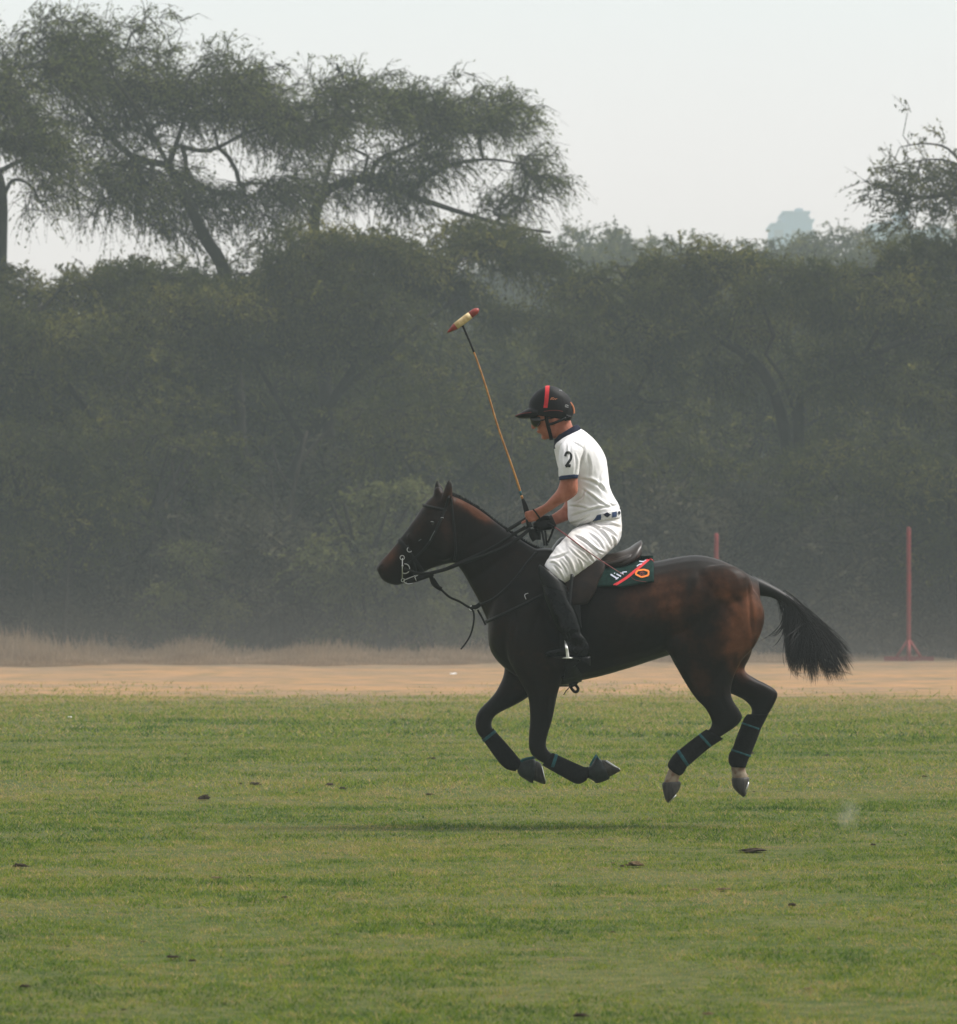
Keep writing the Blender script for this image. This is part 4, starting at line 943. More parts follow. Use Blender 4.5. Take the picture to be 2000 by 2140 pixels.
# tail
def tail():
    pieces = [loft([(1572, 1203, 1578, 1240, .045, 0), (1592, 1211, 1590, 1245, .042, 0), (1620, 1226, 1612, 1249, .034, 0), (1643, 1240, 1632, 1260, .030, 0), (1668, 1256, 1652, 1280, .028, 0), (1690, 1285, 1668, 1305, .02, 0), (1700, 1320, 1685, 1330, .008, 0)], 14, 5)]
    dock = spline([P(1590, 1226), P(1620, 1237), P(1645, 1252), P(1668, 1272), P(1685, 1300)], 8); r = random.Random(12)
    edge = [(1602, 1218), (1643, 1240), (1670, 1249), (1699, 1263), (1722, 1286), (1748, 1312), (1772, 1336), (1782, 1362)]
    ends = [(1782, 1366), (1779, 1400), (1765, 1418), (1757, 1423), (1745, 1414), (1734, 1425), (1718, 1412), (1702, 1429), (1690, 1418), (1676, 1400), (1664, 1418), (1652, 1404), (1646, 1390), (1643, 1360), (1640, 1330)]
    def hair(a, b, c, d, w0, yo):
        pts = [a*(1-t)**3+b*3*t*(1-t)**2+c*3*t*t*(1-t)+d*t**3 for t in [i/9 for i in range(10)]]
        ws = [w0*(1-.88*(i/9)**1.6) for i in range(10)]; V = []; F = []
        for i, p in enumerate(pts):
            tg = (pts[min(i+1, 9)]-pts[max(i-1, 0)]).normalized(); s = tg.cross(Vector((0, 1, 0))).normalized()
            V += [p-s*ws[i]/2, p+Vector((0, -ws[i]*.35, 0)), p+s*ws[i]/2]
        for i in range(9): F += [(i*3, i*3+1, i*3+4, i*3+3), (i*3+1, i*3+2, i*3+5, i*3+4)]
        return V, F
    clumps = [(i+r.uniform(.1, .9))/34 for i in range(34)]; cl_len = {}
    for i in range(2300):
        u = min(1, max(0, clumps[r.randrange(34)]+r.gauss(0, .011))); yo = r.gauss(0, .03)
        e = ends[0:]; f = u*(len(e)-1); j = int(f); q = f-j
        ex = e[j][0]*(1-q)+e[min(j+1, len(e)-1)][0]*q; ey = e[j][1]*(1-q)+e[min(j+1, len(e)-1)][1]*q
        ln = r.uniform(.62, 1.02) if r.random() < .6 else r.uniform(.9, 1.03)
        s0 = dock[min(len(dock)-1, int(len(dock)*(.35+.65*r.random()**.8)))]+Vector((r.gauss(0, .012), yo*.4, r.gauss(0, .012)))
        E = Vector(P(ex+r.gauss(0, 3), ey+r.gauss(0, 4), yo*2.2)); E = s0.lerp(E, ln)
        tp = 1-u   # upper hairs arch outwards, lower ones hang
        d_ = E-s0; L = d_.length
        b = s0+Vector((.62, 0, -.30)).lerp(Vector((.25, 0, -.75)), u)*L*.34
        c = s0.lerp(E, .66)+Vector((.30, 0, .16)).lerp(Vector((-.06, 0, -.02)), u)*L*.26
        pieces.append(hair(s0, b, c, E, r.uniform(.002, .0045), yo))
    for a, b, c, d in [((1640, 1285), (1632, 1310), (1612, 1326), (1587, 1339)), ((1641, 1290), (1634, 1315), (1618, 1328), (1600, 1333)), ((1642, 1295), (1636, 1318), (1628, 1326), (1616, 1330)), ((1643, 1300), (1640, 1370), (1650, 1412), (1690, 1420)), ((1645, 1305), (1636, 1365), (1645, 1400), (1668, 1417)),
                       ((1648, 1310), (1634, 1345), (1633, 1375), (1640, 1392)), ((1645, 1300), (1636, 1330), (1626, 1344), (1614, 1352)), ((1720, 1400), (1735, 1408), (1760, 1396), (1781, 1412)), ((1642, 1290), (1630, 1322), (1622, 1330), (1612, 1330)), ((1650, 1320), (1640, 1390), (1655, 1415), (1680, 1405))]:
        for q in range(3):
            j_ = lambda z: Vector(P(z[0]+r.gauss(0, 1.5), z[1]+r.gauss(0, 1.5), r.gauss(0, .01)))
            pieces.append(hair(j_(a), j_(b), j_(c), j_(d), .0028, 0))
    part('tail', pieces, M['tail'], horse, smooth=True)
tail()
# hooves
PX0 = 1/360
def hoof(st, sole, lab=None):
    o = part('hoof', [loft(st, 22, 4, 2.1)], M['hoof'], horse)
    pts = []
    A, B, wd, yc = sole
    a = Vector(P(*A, yc)); b = Vector(P(*B, yc)); c = (a+b)/2; u = (a-b)/2
    for i in range(-10, 11):
        t = math.pi*(i/10)*.80; pts.append(c+u*math.cos(t)*.92+Vector((0, wd*.85*math.sin(t), 0)))
    part('horseshoe', [tube(pts, .006, 6)], M['metal'], o)
    return o
hoof([(1385, 1635, 1421, 1633, .040, -.15), (1383.5, 1641, 1423, 1637, .046, -.15), (1386, 1655, 1421, 1646, .052, -.15), (1390, 1670, 1418, 1653, .053, -.15), (1395, 1677.5, 1413, 1659, .050, -.15)], ((1396, 1677), (1414, 1659), .05, -.15))
hoof([(1529, 1626, 1564, 1624, .038, .15), (1529, 1632, 1566, 1628, .046, .15), (1532, 1645, 1565, 1638, .052, .15), (1542, 1657, 1562, 1650, .052, .15), (1553, 1666, 1560, 1659, .048, .15)], ((1554, 1665), (1565, 1630), .05, .15))
hoof([(1252, 1628, 1250, 1590, .042, -.135), (1268, 1626, 1262, 1588, .050, -.135), (1284, 1618, 1277, 1594, .052, -.135), (1297, 1611, 1291, 1603, .046, -.135)], ((1296, 1609), (1263, 1588), .05, -.135))
hoof([(1104, 1627, 1112, 1592, .042, .13), (1118, 1632, 1120, 1590, .048, .13), (1130, 1637, 1126, 1592, .054, .13), (1140, 1639, 1131, 1596, .054, .13)], ((1140, 1637), (1130, 1597), .05, .13))
# bell boots on the fore hooves
part('bell_boot', [loft([(1231, 1627, 1230, 1602, .034, -.135), (1240, 1632, 1238, 1594, .045, -.135), (1247, 1637, 1245, 1581, .058, -.135), (1262, 1633, 1254, 1586, .062, -.135), (1274, 1628, 1259, 1592, .056, -.135)], 20, 4)], M['teal_dark'], horse)
part('bell_boot', [loft([(1081, 1612, 1090, 1588, .034, .13), (1086, 1621, 1098, 1586, .045, .13), (1098, 1629, 1111, 1583, .056, .13), (1107, 1635, 1117, 1586, .060, .13), (1114, 1637, 1120, 1592, .056, .13)], 20, 4)], M['teal_dark'], horse)
part('boot_strap', [strap(spline([P(1088, 1591, .068), P(1096, 1587, .07), P(1110, 1584, .072), P(1121, 1582, .07)], 5), 6*PX0, .006), strap(spline([P(1118, 1584, .07), P(1124, 1580.5, .07), P(1128, 1580, .08)], 4), 4*PX0, .006)], M['teal'], horse)
part('boot_strap', [strap(spline([P(1233, 1600, -.185), P(1238, 1591, -.19), P(1243, 1583, -.19), P(1246, 1578.5, -.17)], 5), 4.5*PX0, .008), strap([P(1245.5, 1577, -.16), P(1251, 1587, -.19)], 3*PX0, .006)], M['teal'], horse)
# bandages
def bandage(st, straps, yc, wd):
    rows = [(a, b, c, d, wd*k_, yc) for a, b, c, d, k_ in st]
    o = part('bandage', [loft(rows, 20, 3, 2.2)], M['cloth_black'], horse)
    for q in straps:
        (a, b), (c, d), w_, k_ = q     # left edge point, right edge point, width px
        dx, dy = c-a, d-b; L = math.hypot(dx, dy); nx, ny = -dy/L, dx/L; cx, cy = (a+c)/2, (b+d)/2; g = (L/2+1.3)/(L/2)
        A = (cx+(a-cx)*g, cy+(b-cy)*g); B = (cx+(c-cx)*g, cy+(d-cy)*g); h = w_/2
        part('strap', [loft([(A[0]-nx*h*f, A[1]-ny*h*f, B[0]-nx*h*f, B[1]-ny*h*f, wd*k_*(1.0 if abs(f) < 1 else .97)+.003, yc) for f in (-1, -.8, .8, 1)], 20, 1, 2.2)], M['teal'], o)
bandage([(1476, 1524, 1512, 1544, .98), (1462, 1534, 1487, 1560, 1), (1442, 1549, 1466, 1577, 1), (1422, 1565, 1445, 1595, 1), (1410, 1575, 1436, 1602, 1.1), (1400, 1588, 1432, 1610, 1.15), (1395, 1600, 1426, 1618, 1.1), (1402, 1611, 1420, 1621, .9)],
        [((1462, 1535), (1485, 1560), 5.5, 1), ((1417, 1569), (1437, 1600), 7, 1.06)], -.15, .040)
bandage([(1561, 1493, 1606, 1492, 1), (1554, 1503, 1599, 1506, 1.02), (1547, 1520, 1590, 1524, 1), (1539, 1540, 1582, 1546, 1), (1531, 1563, 1571, 1573, 1), (1523, 1578, 1564, 1588, 1.1), (1523, 1594, 1560, 1599, 1.1), (1529, 1603, 1558, 1604, .9)],
        [((1551, 1511), (1588, 1524), 4, 1.02), ((1529, 1567), (1568, 1580), 4, 1.04)], .15, .040)
bandage([(1133, 1599, 1154, 1573, 1), (1150, 1609, 1166, 1578, 1), (1175, 1623, 1190, 1589, 1), (1199, 1636, 1212, 1599, 1.05), (1212, 1638, 1223, 1603, 1.1), (1226, 1631, 1229, 1602, .95)],
        [((1153, 1607), (1163, 1577), 7, 1.02)], -.135, .038)
bandage([(1006, 1543, 1031, 1522, 1), (1013, 1552, 1037, 1530, 1), (1032, 1579, 1058, 1553, 1), (1047, 1598, 1076, 1574, 1.05), (1060, 1608, 1086, 1586, 1.1), (1077, 1612, 1092, 1590, .95)],
        [((1010, 1548), (1035, 1528), 6.5, 1.02)], .13, .038)

# ------------------------------------------------------------------ tack
M['keeper'] = mat('grey_keeper', (.10, .11, .11), .5, .3)
bridle = empty('bridle', P(880, 1120), 'black leather bridle with steel bit and long reins on the pony\'s head', 'bridle')
PX = 1/360
part('browband', [loop_strap(HB, [(884, 1056), (900, 1060), (918, 1064), (932, 1066)], 6*PX, .005)], M['strap'], bridle)
part('headpiece', [loop_strap(HB, [(938, 1038), (934, 1052), (930, 1066), (922, 1085), (908, 1115), (893, 1140), (866, 1168), (846, 1183)], 5.5*PX, .005, k=5)], M['strap'], bridle)
part('throat_latch', [loop_strap(HB, [(942, 1040), (946, 1070), (950, 1110), (952, 1150), (950, 1170)], 5*PX, .005)], M['strap'], bridle)
part('noseband', [loop_strap(HB, [(834, 1128), (845, 1140), (860, 1160), (874, 1180), (884, 1194)], 7*PX, .006)], M['strap'], bridle)
part('drop_noseband', [loop_strap(HB, [(852, 1142), (862, 1168), (868, 1190), (866, 1206)], 6*PX, .006)], M['strap'], bridle)
def at_head(px, py, o_=.012): return hit(HB, px, py, o_)[0]
b1_ = at_head(857, 1149); part('buckle_or_glint', [ring(b1_, 5*PX, .0022, a0=120, a1=330)], M['metal'], bridle)
for a, b, a0, a1 in ((904, 1093, 30, 150), (923.5, 1085, 20, 160)):  # glints at eye and cheek, drawn as arcs of bright metal
    q = at_head(a, b, .01); part('buckle_or_glint', [ring(q, 2.6*PX, .0010, a0=a0, a1=a1, sx=1.2)], M['metal'], bridle)
for pts, wd in (([(899, 1130), (903, 1121), (909, 1110)], 1.8), ([(876, 1131), (881, 1127)], 1.5)):
    part('keeper', [surf_strap(HB, pts, wd*PX, .002, .010)], M['keeper'], bridle)
for s in (False, True):
    q = hit(HB, 841.5, 1185, .016, s)[0]
    bit = part('bit', [tube([q+Vector((0, 0, 19*PX)), q+Vector((-.001, 0, -25*PX))], .0030, 8), ring(q+Vector((5*PX, 0, -3*PX)), 10*PX, .0028, a0=-120, a1=95), ring(q+Vector((-.5*PX, 0, 20*PX)), 4.5*PX, .0022), ring(q+Vector((1*PX, 0, -27*PX)), 3.5*PX, .0022), ellipsoid(q+Vector((0, -.002, 3*PX)), (.006, .005, .006))], M['metal'], bridle)
q = at_head(845, 1214, .012)
cc = [P(843, 1213, -.06), P(850, 1210, -.07), P(860, 1206, -.075), P(868, 1203, -.07)]
part('curb_chain', [tube(spline(cc, 5), .0026, 6), tube(spline([P(844, 1216, -.06), P(852, 1220, -.06), P(862, 1219, -.06)], 4), .0022, 6)], M['metal'], bridle)
part('buckle_or_glint', [strap([P(866, 1207, -.08), P(869, 1204, -.08), P(873, 1202, -.08)], .004, .003), strap([P(867, 1206, -.08), P(870, 1214, -.08)], .004, .003)], M['metal'], bridle)
part('bit_strap', [strap(spline([P(850, 1214, -.055), P(868, 1211, -.06), (P(889, 1204, -.06)), P(905, 1198, -.08)], 5), 11*PX, .006)], M['strap'], bridle)
rA = spline([P(895, 1198, -.09), P(925, 1191, -.10), P(960, 1176, -.12), P(1018, 1150, -.15), P(1060, 1125, -.16), P(1098, 1101, -.14)], 8)
rB = spline([P(895, 1199, -.09), P(930, 1190, -.10), P(965, 1177, -.13), P(1020, 1158, -.19), P(1060, 1140, -.19), P(1090, 1120, -.15), P(1108, 1104, -.08)], 8)
rC = spline([P(843, 1186, .07), P(900, 1185, .11), P(980, 1155, .14), P(1057, 1109, .06), P(1075, 1098, .02), P(1100, 1083, -.10)], 8)
rD = spline([P(846, 1204, .07), P(910, 1196, .11), P(990, 1165, .16), P(1040, 1135, .15), P(1080, 1112, .08), P(1112, 1098, 0)], 8)
rE = spline([P(845, 1187, -.08), P(870, 1197, -.10), P(897, 1198, -.10)], 5)
for q, wd in ((rA, 6), (rB, 7.5), (rC, 5.5), (rD, 6), (rE, 5)): part('rein', [strap(q, wd*PX, .005)], M['strap'], bridle)
part('rein', [strap(spline([P(1058, 1110, -.15), P(1080, 1097, -.15), P(1101, 1082, -.14)], 5), 6*PX, .005)], M['strap'], bridle)
part('rein_end', [strap(spline([P(1112, 1105, -.03), P(1114, 1118, -.03), P(1120, 1128, -.03)], 5), 16*PX, .012), strap(spline([P(1122, 1103, -.02), P(1124, 1116, -.02), P(1124, 1128, -.02)], 5), 12*PX, .010)], M['strap'], bridle)
for q in ([P(1132, 1106, -.04), P(1135, 1122, -.07), P(1138, 1140, -.10)], [P(1139, 1106, -.02), P(1141, 1124, -.03), P(1143, 1140, -.06)], [P(1157, 1103, 0), P(1152, 1118, 0), P(1145, 1134, -.02)]):
    part('rein_end', [strap(spline(q, 6), 4.5*PX, .005)], M['strap'], bridle)

mart = empty('breastplate', P(1010, 1270), 'black breastplate and standing martingale strapped round the pony\'s neck and chest', 'martingale')
part('strap', [strap(spline([P(899, 1196, -.05), P(905, 1218, -.04), P(915, 1227, -.02), P(922, 1231, 0)], 6), 9*PX, .006)], M['strap'], mart)
part('strap', [strap(spline([P(906, 1209, -.02), P(914, 1221, -.01), P(922, 1232, 0), P(940, 1248, 0), P(960, 1257, 0), P(978, 1268, 0), P(986, 1271, 0)], 7), 4.6*PX, .005)], M['strap'], mart)
part('strap', [strap(spline([P(985, 1271, 0), P(990, 1281, 0), P(990, 1300, 0), P(984, 1325, 0), P(974, 1343, 0), P(963, 1357, 0)], 7), [4.2*PX*(1-.3*i/35) for i in range(36)], .005)], M['strap'], mart)
part('strap', [strap(spline([P(986, 1269, 0), P(996, 1268, 0), P(1006, 1260, 0)], 5), 9*PX, .008)], M['strap'], mart)
part('strap', [strap(spline([P(998, 1274, 0), P(1006, 1288, 0), P(1015, 1306, -.02)], 5), 4*PX, .005)], M['strap'], mart)
part('ring', [ring(P(986, 1271, 0), 5*PX, .0022, sx=1.1)], M['metal'], mart)
part('neck_strap', [loop_strap(HB, [(1005, 1262), (1030, 1252), (1055, 1232), (1080, 1205), (1100, 1178), (1120, 1155)], 5*PX, .005)], M['strap'], mart)
part('chest_strap', [surf_strap(HB, [(1016, 1300), (1050, 1284), (1097, 1262), (1140, 1240), (1180, 1225)], 7*PX, .006)], M['strap'], mart)
part('buckle_or_glint', [surf_strap(HB, [(1104, 1241.5), (1098, 1243), (1096.5, 1246), (1099.5, 1253)], 1.3*PX, .002, .010, k=3)], M['metal'], mart)

# saddle blanket: shell lying over the back
def blanket():
    tl = [(1190, 1150), (1250, 1160), (1300, 1164), (1340, 1163), (1357, 1163), (1366, 1171)]
    def f(u, v):
        top = 1162+6*u; x0, x1 = 1200, 1365-1.5*v; x = x0+(x1-x0)*u
        bot = 1231-2*math.sin(u*3.1) if u < .55 else 1231-(u-.55)/.45*12
        return x, top+8+(bot-top-8)*v
    V = []; F = []; nu, nv = 34, 16
    rows = []
    for j in range(nv, -1, -1): rows.append([hit(HB, *f(i/nu, j/nv), .010)[0] for i in range(nu+1)])
    rows.append([Vector((P(1200+165*i/nu, 0)[0], D0-.06, P(0, 1168-4*math.sin(i/nu*3.1)-(3 if i > nu*.8 else 0))[2])) for i in range(nu+1)])
    rows.append([Vector((P(1200+165*i/nu, 0)[0], D0+.06, P(0, 1168-4*math.sin(i/nu*3.1)-(3 if i > nu*.8 else 0))[2])) for i in range(nu+1)])
    for j in range(nv+1): rows.append([hit(HB, *f(i/nu, j/nv), .010, True)[0] for i in range(nu+1)])
    for rw in rows: V += rw
    for j in range(len(rows)-1):
        for i in range(nu): q = j*(nu+1)+i; F.append((q, q+1, q+nu+2, q+nu+1))
    for v in V: v.x += 0
    return V, F
V, F = blanket()
V = [v+Vector((0, -.002+.004*noise.noise(v*9) if v.y < D0 else 0, .003*noise.noise(v*7))) for v in V]
bl_me = mesh_from('saddle_blanket', V, F)
blk = link('saddle_blanket', bl_me, M['cloth_green']); sm = blk.modifiers.new('s', 'SOLIDIFY'); sm.thickness = .010; sm.offset = 1
tag(blk, 'dark green saddle blanket with a red band, white lettering and an orange badge', 'saddle blanket')
BB = BVHTree.FromPolygons([v.co.copy() for v in bl_me.vertices], [tuple(p.vertices) for p in bl_me.polygons])
OB = .0125
part('band', [stroke(BB, [(1280, 1226.5), (1297, 1217), (1312, 1207), (1330, 1193), (1345, 1181), (1354, 1174), (1360, 1171), (1366, 1175)], 5.2, OB)], M['red'], blk)
part('lettering', [stroke(BB, p_, w_, OB+.001) for p_, w_ in (([(1274, 1204), (1281, 1208.5), (1287, 1212)], 3.0), ([(1290, 1210), (1287, 1212.5), (1284, 1213.8)], 2.4), ([(1286, 1203.5), (1291, 1206), (1295.5, 1208)], 2.6), ([(1281, 1201.8), (1283, 1202.3)], 2.2), ([(1294, 1201.5), (1298, 1203), (1301, 1204.3)], 2.6),
                                                                    ([(1298, 1200.5), (1303, 1199.5), (1308, 1199.3)], 2.0), ([(1335, 1177.5), (1341, 1178.6), (1345, 1178)], 2.2), ([(1346, 1177), (1350, 1174.5)], 1.8), ([(1329, 1188), (1334, 1184.5), (1340, 1183)], 1.6))], M['letter'], blk)
hx = [(1326, 1203.5), (1330, 1196.8), (1343, 1194.8), (1353, 1197.5), (1352, 1205.5), (1338, 1209.5)]
hx2 = hx+[hx[0]]
part('badge', [stroke(BB, [hx2[i], hx2[i+1]], 3.4, OB+.001, k=3) for i in range(6)], M['orange_bright'], blk)
part('badge_centre', [stroke(BB, [(1335, 1202.5), (1339, 1199.5), (1344, 1201)], 2.0, OB+.001), stroke(BB, [(1335, 1204), (1340, 1205.5), (1345, 1203.5)], 1.8, OB+.001), stroke(BB, [(1339, 1201), (1342, 1204)], 1.6, OB+.0015)], M['dark_red'], blk)
part('piping', [stroke(BB, [(1317, 1209), (1325, 1215), (1340, 1218), (1352, 1219.5)], .9, OB)], M['dark_red'], blk)

# saddle
saddle = empty('saddle', P(1250, 1170), 'brown and black leather polo saddle under the rider', 'saddle')
def arch(st, ny=14):
    """st rows: px, topy, lower y, half width; an arched shell over the back"""
    V = []; F = []
    for px, ty, ly, hw in cr_interp(st, 5):
        for i in range(ny+1):
            t = -1+2*i/ny; y = hw*math.sin(t*math.pi/2*.98); drop = (1-math.cos(t*math.pi/2))
            x, _, z = P(px, ty+(ly-ty)*drop); V.append(Vector((x, D0+y, z)))
    n = ny+1; m = len(V)//n
    for j in range(m-1):
        for i in range(ny): q = j*n+i; F.append((q, q+1, q+n+1, q+n))
    return V, F
seat = part('seat', [arch([(1150, 1150, 1178, .12), (1168, 1126, 1172, .13), (1184, 1123, 1172, .14), (1200, 1140, 1178, .15), (1225, 1154, 1182, .17), (1260, 1158, 1184, .185), (1290, 1154, 1183, .19), (1312, 1146, 1178, .18), (1330, 1134, 1168, .15), (1340, 1128.5, 1158, .11)])], M['saddle'], saddle)
q = seat.modifiers.new('s', 'SOLIDIFY'); q.thickness = .022; q.offset = -1
part('panel', [loft([(1200, 1172, 1204, 1190, .19, 0), (1240, 1172, 1242, 1193, .205, 0), (1280, 1166, 1283, 1188, .20, 0), (1310, 1155, 1316, 1180, .17, 0), (1332, 1142, 1338, 1168, .11, 0)], 20, 4, 2.6)], M['saddle'], saddle)
flapm = remeshed('flap', [loft([(1185, 1165, 1264, 1172, .016, -.262), (1180, 1195, 1264, 1190, .016, -.285), (1176, 1225, 1252, 1215, .015, -.312), (1180, 1248, 1243, 1240, .013, -.325), (1192, 1266, 1228, 1262, .011, -.33)], 16, 4, 3.5)], .006, 3)
link('flap', flapm, M['brown_leather'], saddle)
flf = flapm.copy()
for v in flf.vertices: v.co.y = 2*D0-v.co.y
flf.flip_normals(); link('flap', flf, M['brown_leather'], saddle)
part('stirrup_leather', [strap(spline([P(1196, 1200, -.345), P(1190, 1260, -.40), P(1184, 1340, -.415)], 6), 7*PX, .005)], M['black_leather'], saddle)
girth_pts = [(1186, 1240), (1190, 1300), (1192, 1360), (1192, 1410), (1192, 1426)]
part('girth', [loop_strap(HB, girth_pts, 46*PX, .010, .006)], M['black_leather'], saddle)
part('girth_strap', [tube(spline([P(1166, 1433.5, -.10), P(1180, 1433.5, -.06), P(1200, 1433, -.03)], 4), .0045, 6), tube(spline([P(1190, 1436, -.04), P(1183, 1444, -.04), P(1178, 1452, -.04)], 4), .003, 5),
                     strap(spline([P(1190, 1424, -.04), P(1193, 1436, -.04), P(1200, 1445, -.04), P(1206, 1445, -.04), P(1208, 1439, -.04), P(1203, 1432, -.04), P(1196, 1428, -.04)], 5), 6*PX, .012),
                     loft([(1184, 1418, 1214, 1416, .05, -.03), (1188, 1430, 1211, 1424, .04, -.03), (1194, 1437, 1204, 1433, .02, -.03)], 12, 3)], M['strap'], saddle)
# stirrups (one each side)
for s in (-1, 1):
    y = s*.40
    st_ = empty('stirrup', P(1187, 1374, y), None)
    bpy.data.objects.remove(st_)
    part('stirrup', [loft([(1179.5, 1338.5, 1181.5, 1338.5, .004, y-.052*-s*-1), (1180.5, 1350, 1186, 1350, .005, y+s*.055), (1182.3, 1362, 1188.6, 1362, .006, y+s*.058), (1183, 1374, 1190, 1374, .006, y+s*.058)], 10, 4),
                     loft([(1179.5, 1338.5, 1181.5, 1338.5, .004, y), (1180.5, 1350, 1186, 1350, .005, y-s*.05), (1183, 1374, 1190, 1374, .006, y-s*.052)], 10, 4),
                     loft([(1174, 1374.8, 1174.2, 1376, .02, y), (1178, 1373.2, 1178, 1376.4, .062, y), (1188, 1372.8, 1188, 1376.6, .066, y), (1196, 1373, 1196, 1376, .05, y), (1198, 1374, 1198, 1375, .02, y)], 14, 3)], M['white_metal'], saddle)

# ------------------------------------------------------------------ rider
rider = empty('person', P(1250, 1150), 'polo player in white number 2 jersey and dark helmet, leaning forward on the galloping pony', 'person')
def chain(pts, radii, n=8):
    sp = spline(pts, 4); rr = np.interp(np.linspace(0, 1, len(sp)), np.linspace(0, 1, len(radii)), radii)
    V, F = tube(sp, list(rr), n); 
    return merge([(V, F), ellipsoid(sp[-1], (rr[-1],)*3, nu=8, nv=6), ellipsoid(sp[0], (rr[0],)*3, nu=8, nv=6)])
Y = lambda px, py, y: P(px, py, y)
# skin: head, neck, trunk core, arms, hands, legs core as one continuous surface
body = []
body.append(loft([(1166, 930, 1206, 905, .060, 0), (1160, 918, 1198, 893, .056, 0), (1153, 908, 1193, 880, .056, 0), (1150, 895, 1190, 868, .055, 0)], 18))
body.append(loft([(1139, 915, 1152, 919, .022, 0), (1131.5, 909, 1165, 912, .042, 0), (1125.5, 900, 1178, 899, .058, 0), (1120.5, 890, 1187, 886, .066, 0), (1112.5, 880, 1191, 872, .070, 0), (1109, 868, 1193, 856, .073, 0), (1113, 845, 1190, 836, .072, 0), (1127, 825, 1172, 818, .055, 0)], 22))
body.append(ellipsoid(P(1116, 889, 0), (.016, .011, .024), R(-22)))            # nose
body.append(ellipsoid(P(1115, 893.5, 0), (.012, .014, .009)))
body.append(ellipsoid(P(1124.5, 901, 0), (.010, .022, .005)))                   # lips
body.append(ellipsoid(P(1126.5, 904, 0), (.010, .020, .005)))
body.append(ellipsoid(P(1138, 914, 0), (.020, .024, .014)))                    # chin
for s in (-1, 1): body.append(ellipsoid(P(1160, 878, s*.070), (.018, .012, .030), R(-12)))   # ears
body.append(loft([(1245, 1100, 1290, 1090, .13, 0), (1205, 1080, 1284, 1055, .14, 0), (1190, 1040, 1268, 1015, .13, 0), (1178, 995, 1262, 985, .14, 0), (1170, 955, 1252, 950, .16, 0), (1170, 930, 1225, 915, .11, 0)], 18))
def arm(side, st): return loft(st, 16, 4)
body.append(arm(-1, [(1186, 925, 1214, 938, .045, -.15), (1176, 955, 1208, 960, .048, -.21), (1172, 985, 1207, 985, .046, -.235), (1170.5, 1003, 1207.5, 1001, .045, -.235), (1167, 1017, 1208, 1020, .043, -.235), (1161, 1028, 1205, 1033, .041, -.232), (1153, 1037, 1188, 1046, .040, -.228), (1146, 1045, 1170, 1055, .037, -.222),
                    (1138, 1053, 1154, 1066, .032, -.212), (1128, 1058.5, 1142, 1073, .026, -.20), (1119, 1063, 1132.5, 1080, .0235, -.185), (1113, 1065, 1125, 1085, .026, -.175), (1108.5, 1069, 1117, 1087.5, .024, -.168)]))
for i, (a, b) in enumerate([(1109.5, 1070), (1110.5, 1075.5), (1112, 1081), (1114.5, 1086.5)]):
    L = [1.0, 1.06, 1.0, .85][i]
    body.append(chain([P(a+3, b, -.178), P(a-1, b, -.186), P(a-7*L, b+1.2, -.186), P(a-10.5*L, b+2.4, -.170), P(a-9*L, b+3.2, -.150), P(a-4*L, b+3.6, -.146)], [.0105, .0105, .0095, .009, .0085, .0075]))
body.append(chain([P(1113, 1086, -.150), P(1107, 1088, -.145), P(1100, 1088.5, -.150), P(1094, 1091, -.155), P(1091, 1093, -.157)], [.012, .0115, .010, .009, .0078]))     # thumb
body.append(arm(1, [(1186, 925, 1214, 938, .045, .15), (1178, 955, 1210, 960, .048, .20), (1180, 985, 1212, 985, .045, .22), (1184, 1012, 1215, 1016, .042, .22), (1183, 1040, 1212, 1052, .040, .20), (1176, 1058, 1200, 1078, .038, .16), (1166, 1067, 1184, 1089, .034, .11), (1157, 1073, 1170, 1094, .029, .06), (1149, 1078, 1158, 1099, .026, .02)]))
thigh = lambda s, e: [(1222, 1108, 1292, 1112, .10-e, s*.09), (1200, 1118, 1282, 1140, .09-e, s*.15), (1180, 1136, 1258, 1163, .082-e, s*.205), (1162, 1156, 1226, 1186, .072-e, s*.25), (1146, 1176, 1190, 1208, .062-e, s*.285), (1136, 1190, 1176, 1222, .06-e, s*.30)]
shin = lambda s, e: [(1133, 1192, 1177, 1214, .055-e, s*.305), (1138, 1225, 1184, 1240, .052-e, s*.33), (1151, 1262, 1196, 1268, .048-e, s*.36), (1166, 1298, 1206, 1296, .040-e, s*.385), (1180, 1330, 1214, 1328, .036-e, s*.40), (1188, 1350, 1220, 1350, .034-e, s*.40)]
for s in (-1, 1):
    body.append(loft([(a+(c-a)*.12, b+(d-b)*.12, c+(a-c)*.12, d+(b-d)*.12, w_, y) for a, b, c, d, w_, y in thigh(s, .012)], 16))
    body.append(loft([(a+(c-a)*.14, b+(d-b)*.14, c+(a-c)*.14, d+(b-d)*.14, w_, y) for a, b, c, d, w_, y in shin(s, .008)], 14))
bme = remeshed('body', body, .0048, 2, .5)
link('body', bme, M['skin'], rider)
for s in (-1, 1):
    part('eye', [ellipsoid(P(1119, 881.5, s*.036), (.010, .010, .009))], M['eye'], rider)
part('sunglasses', [loft([(1106.5, 869, 1110, 886, .050, 0), (1111, 868, 1115.5, 892, .066, 0), (1119, 868, 1123, 893.5, .075, 0), (1128, 869, 1130, 888, .077, 0)], 18, 3, 2.6)]+[strap([P(1124, 880, s*.071), P(1160, 872, s*.078)], .008, .003) for s in (-1, 1)], M['glasses'], rider)

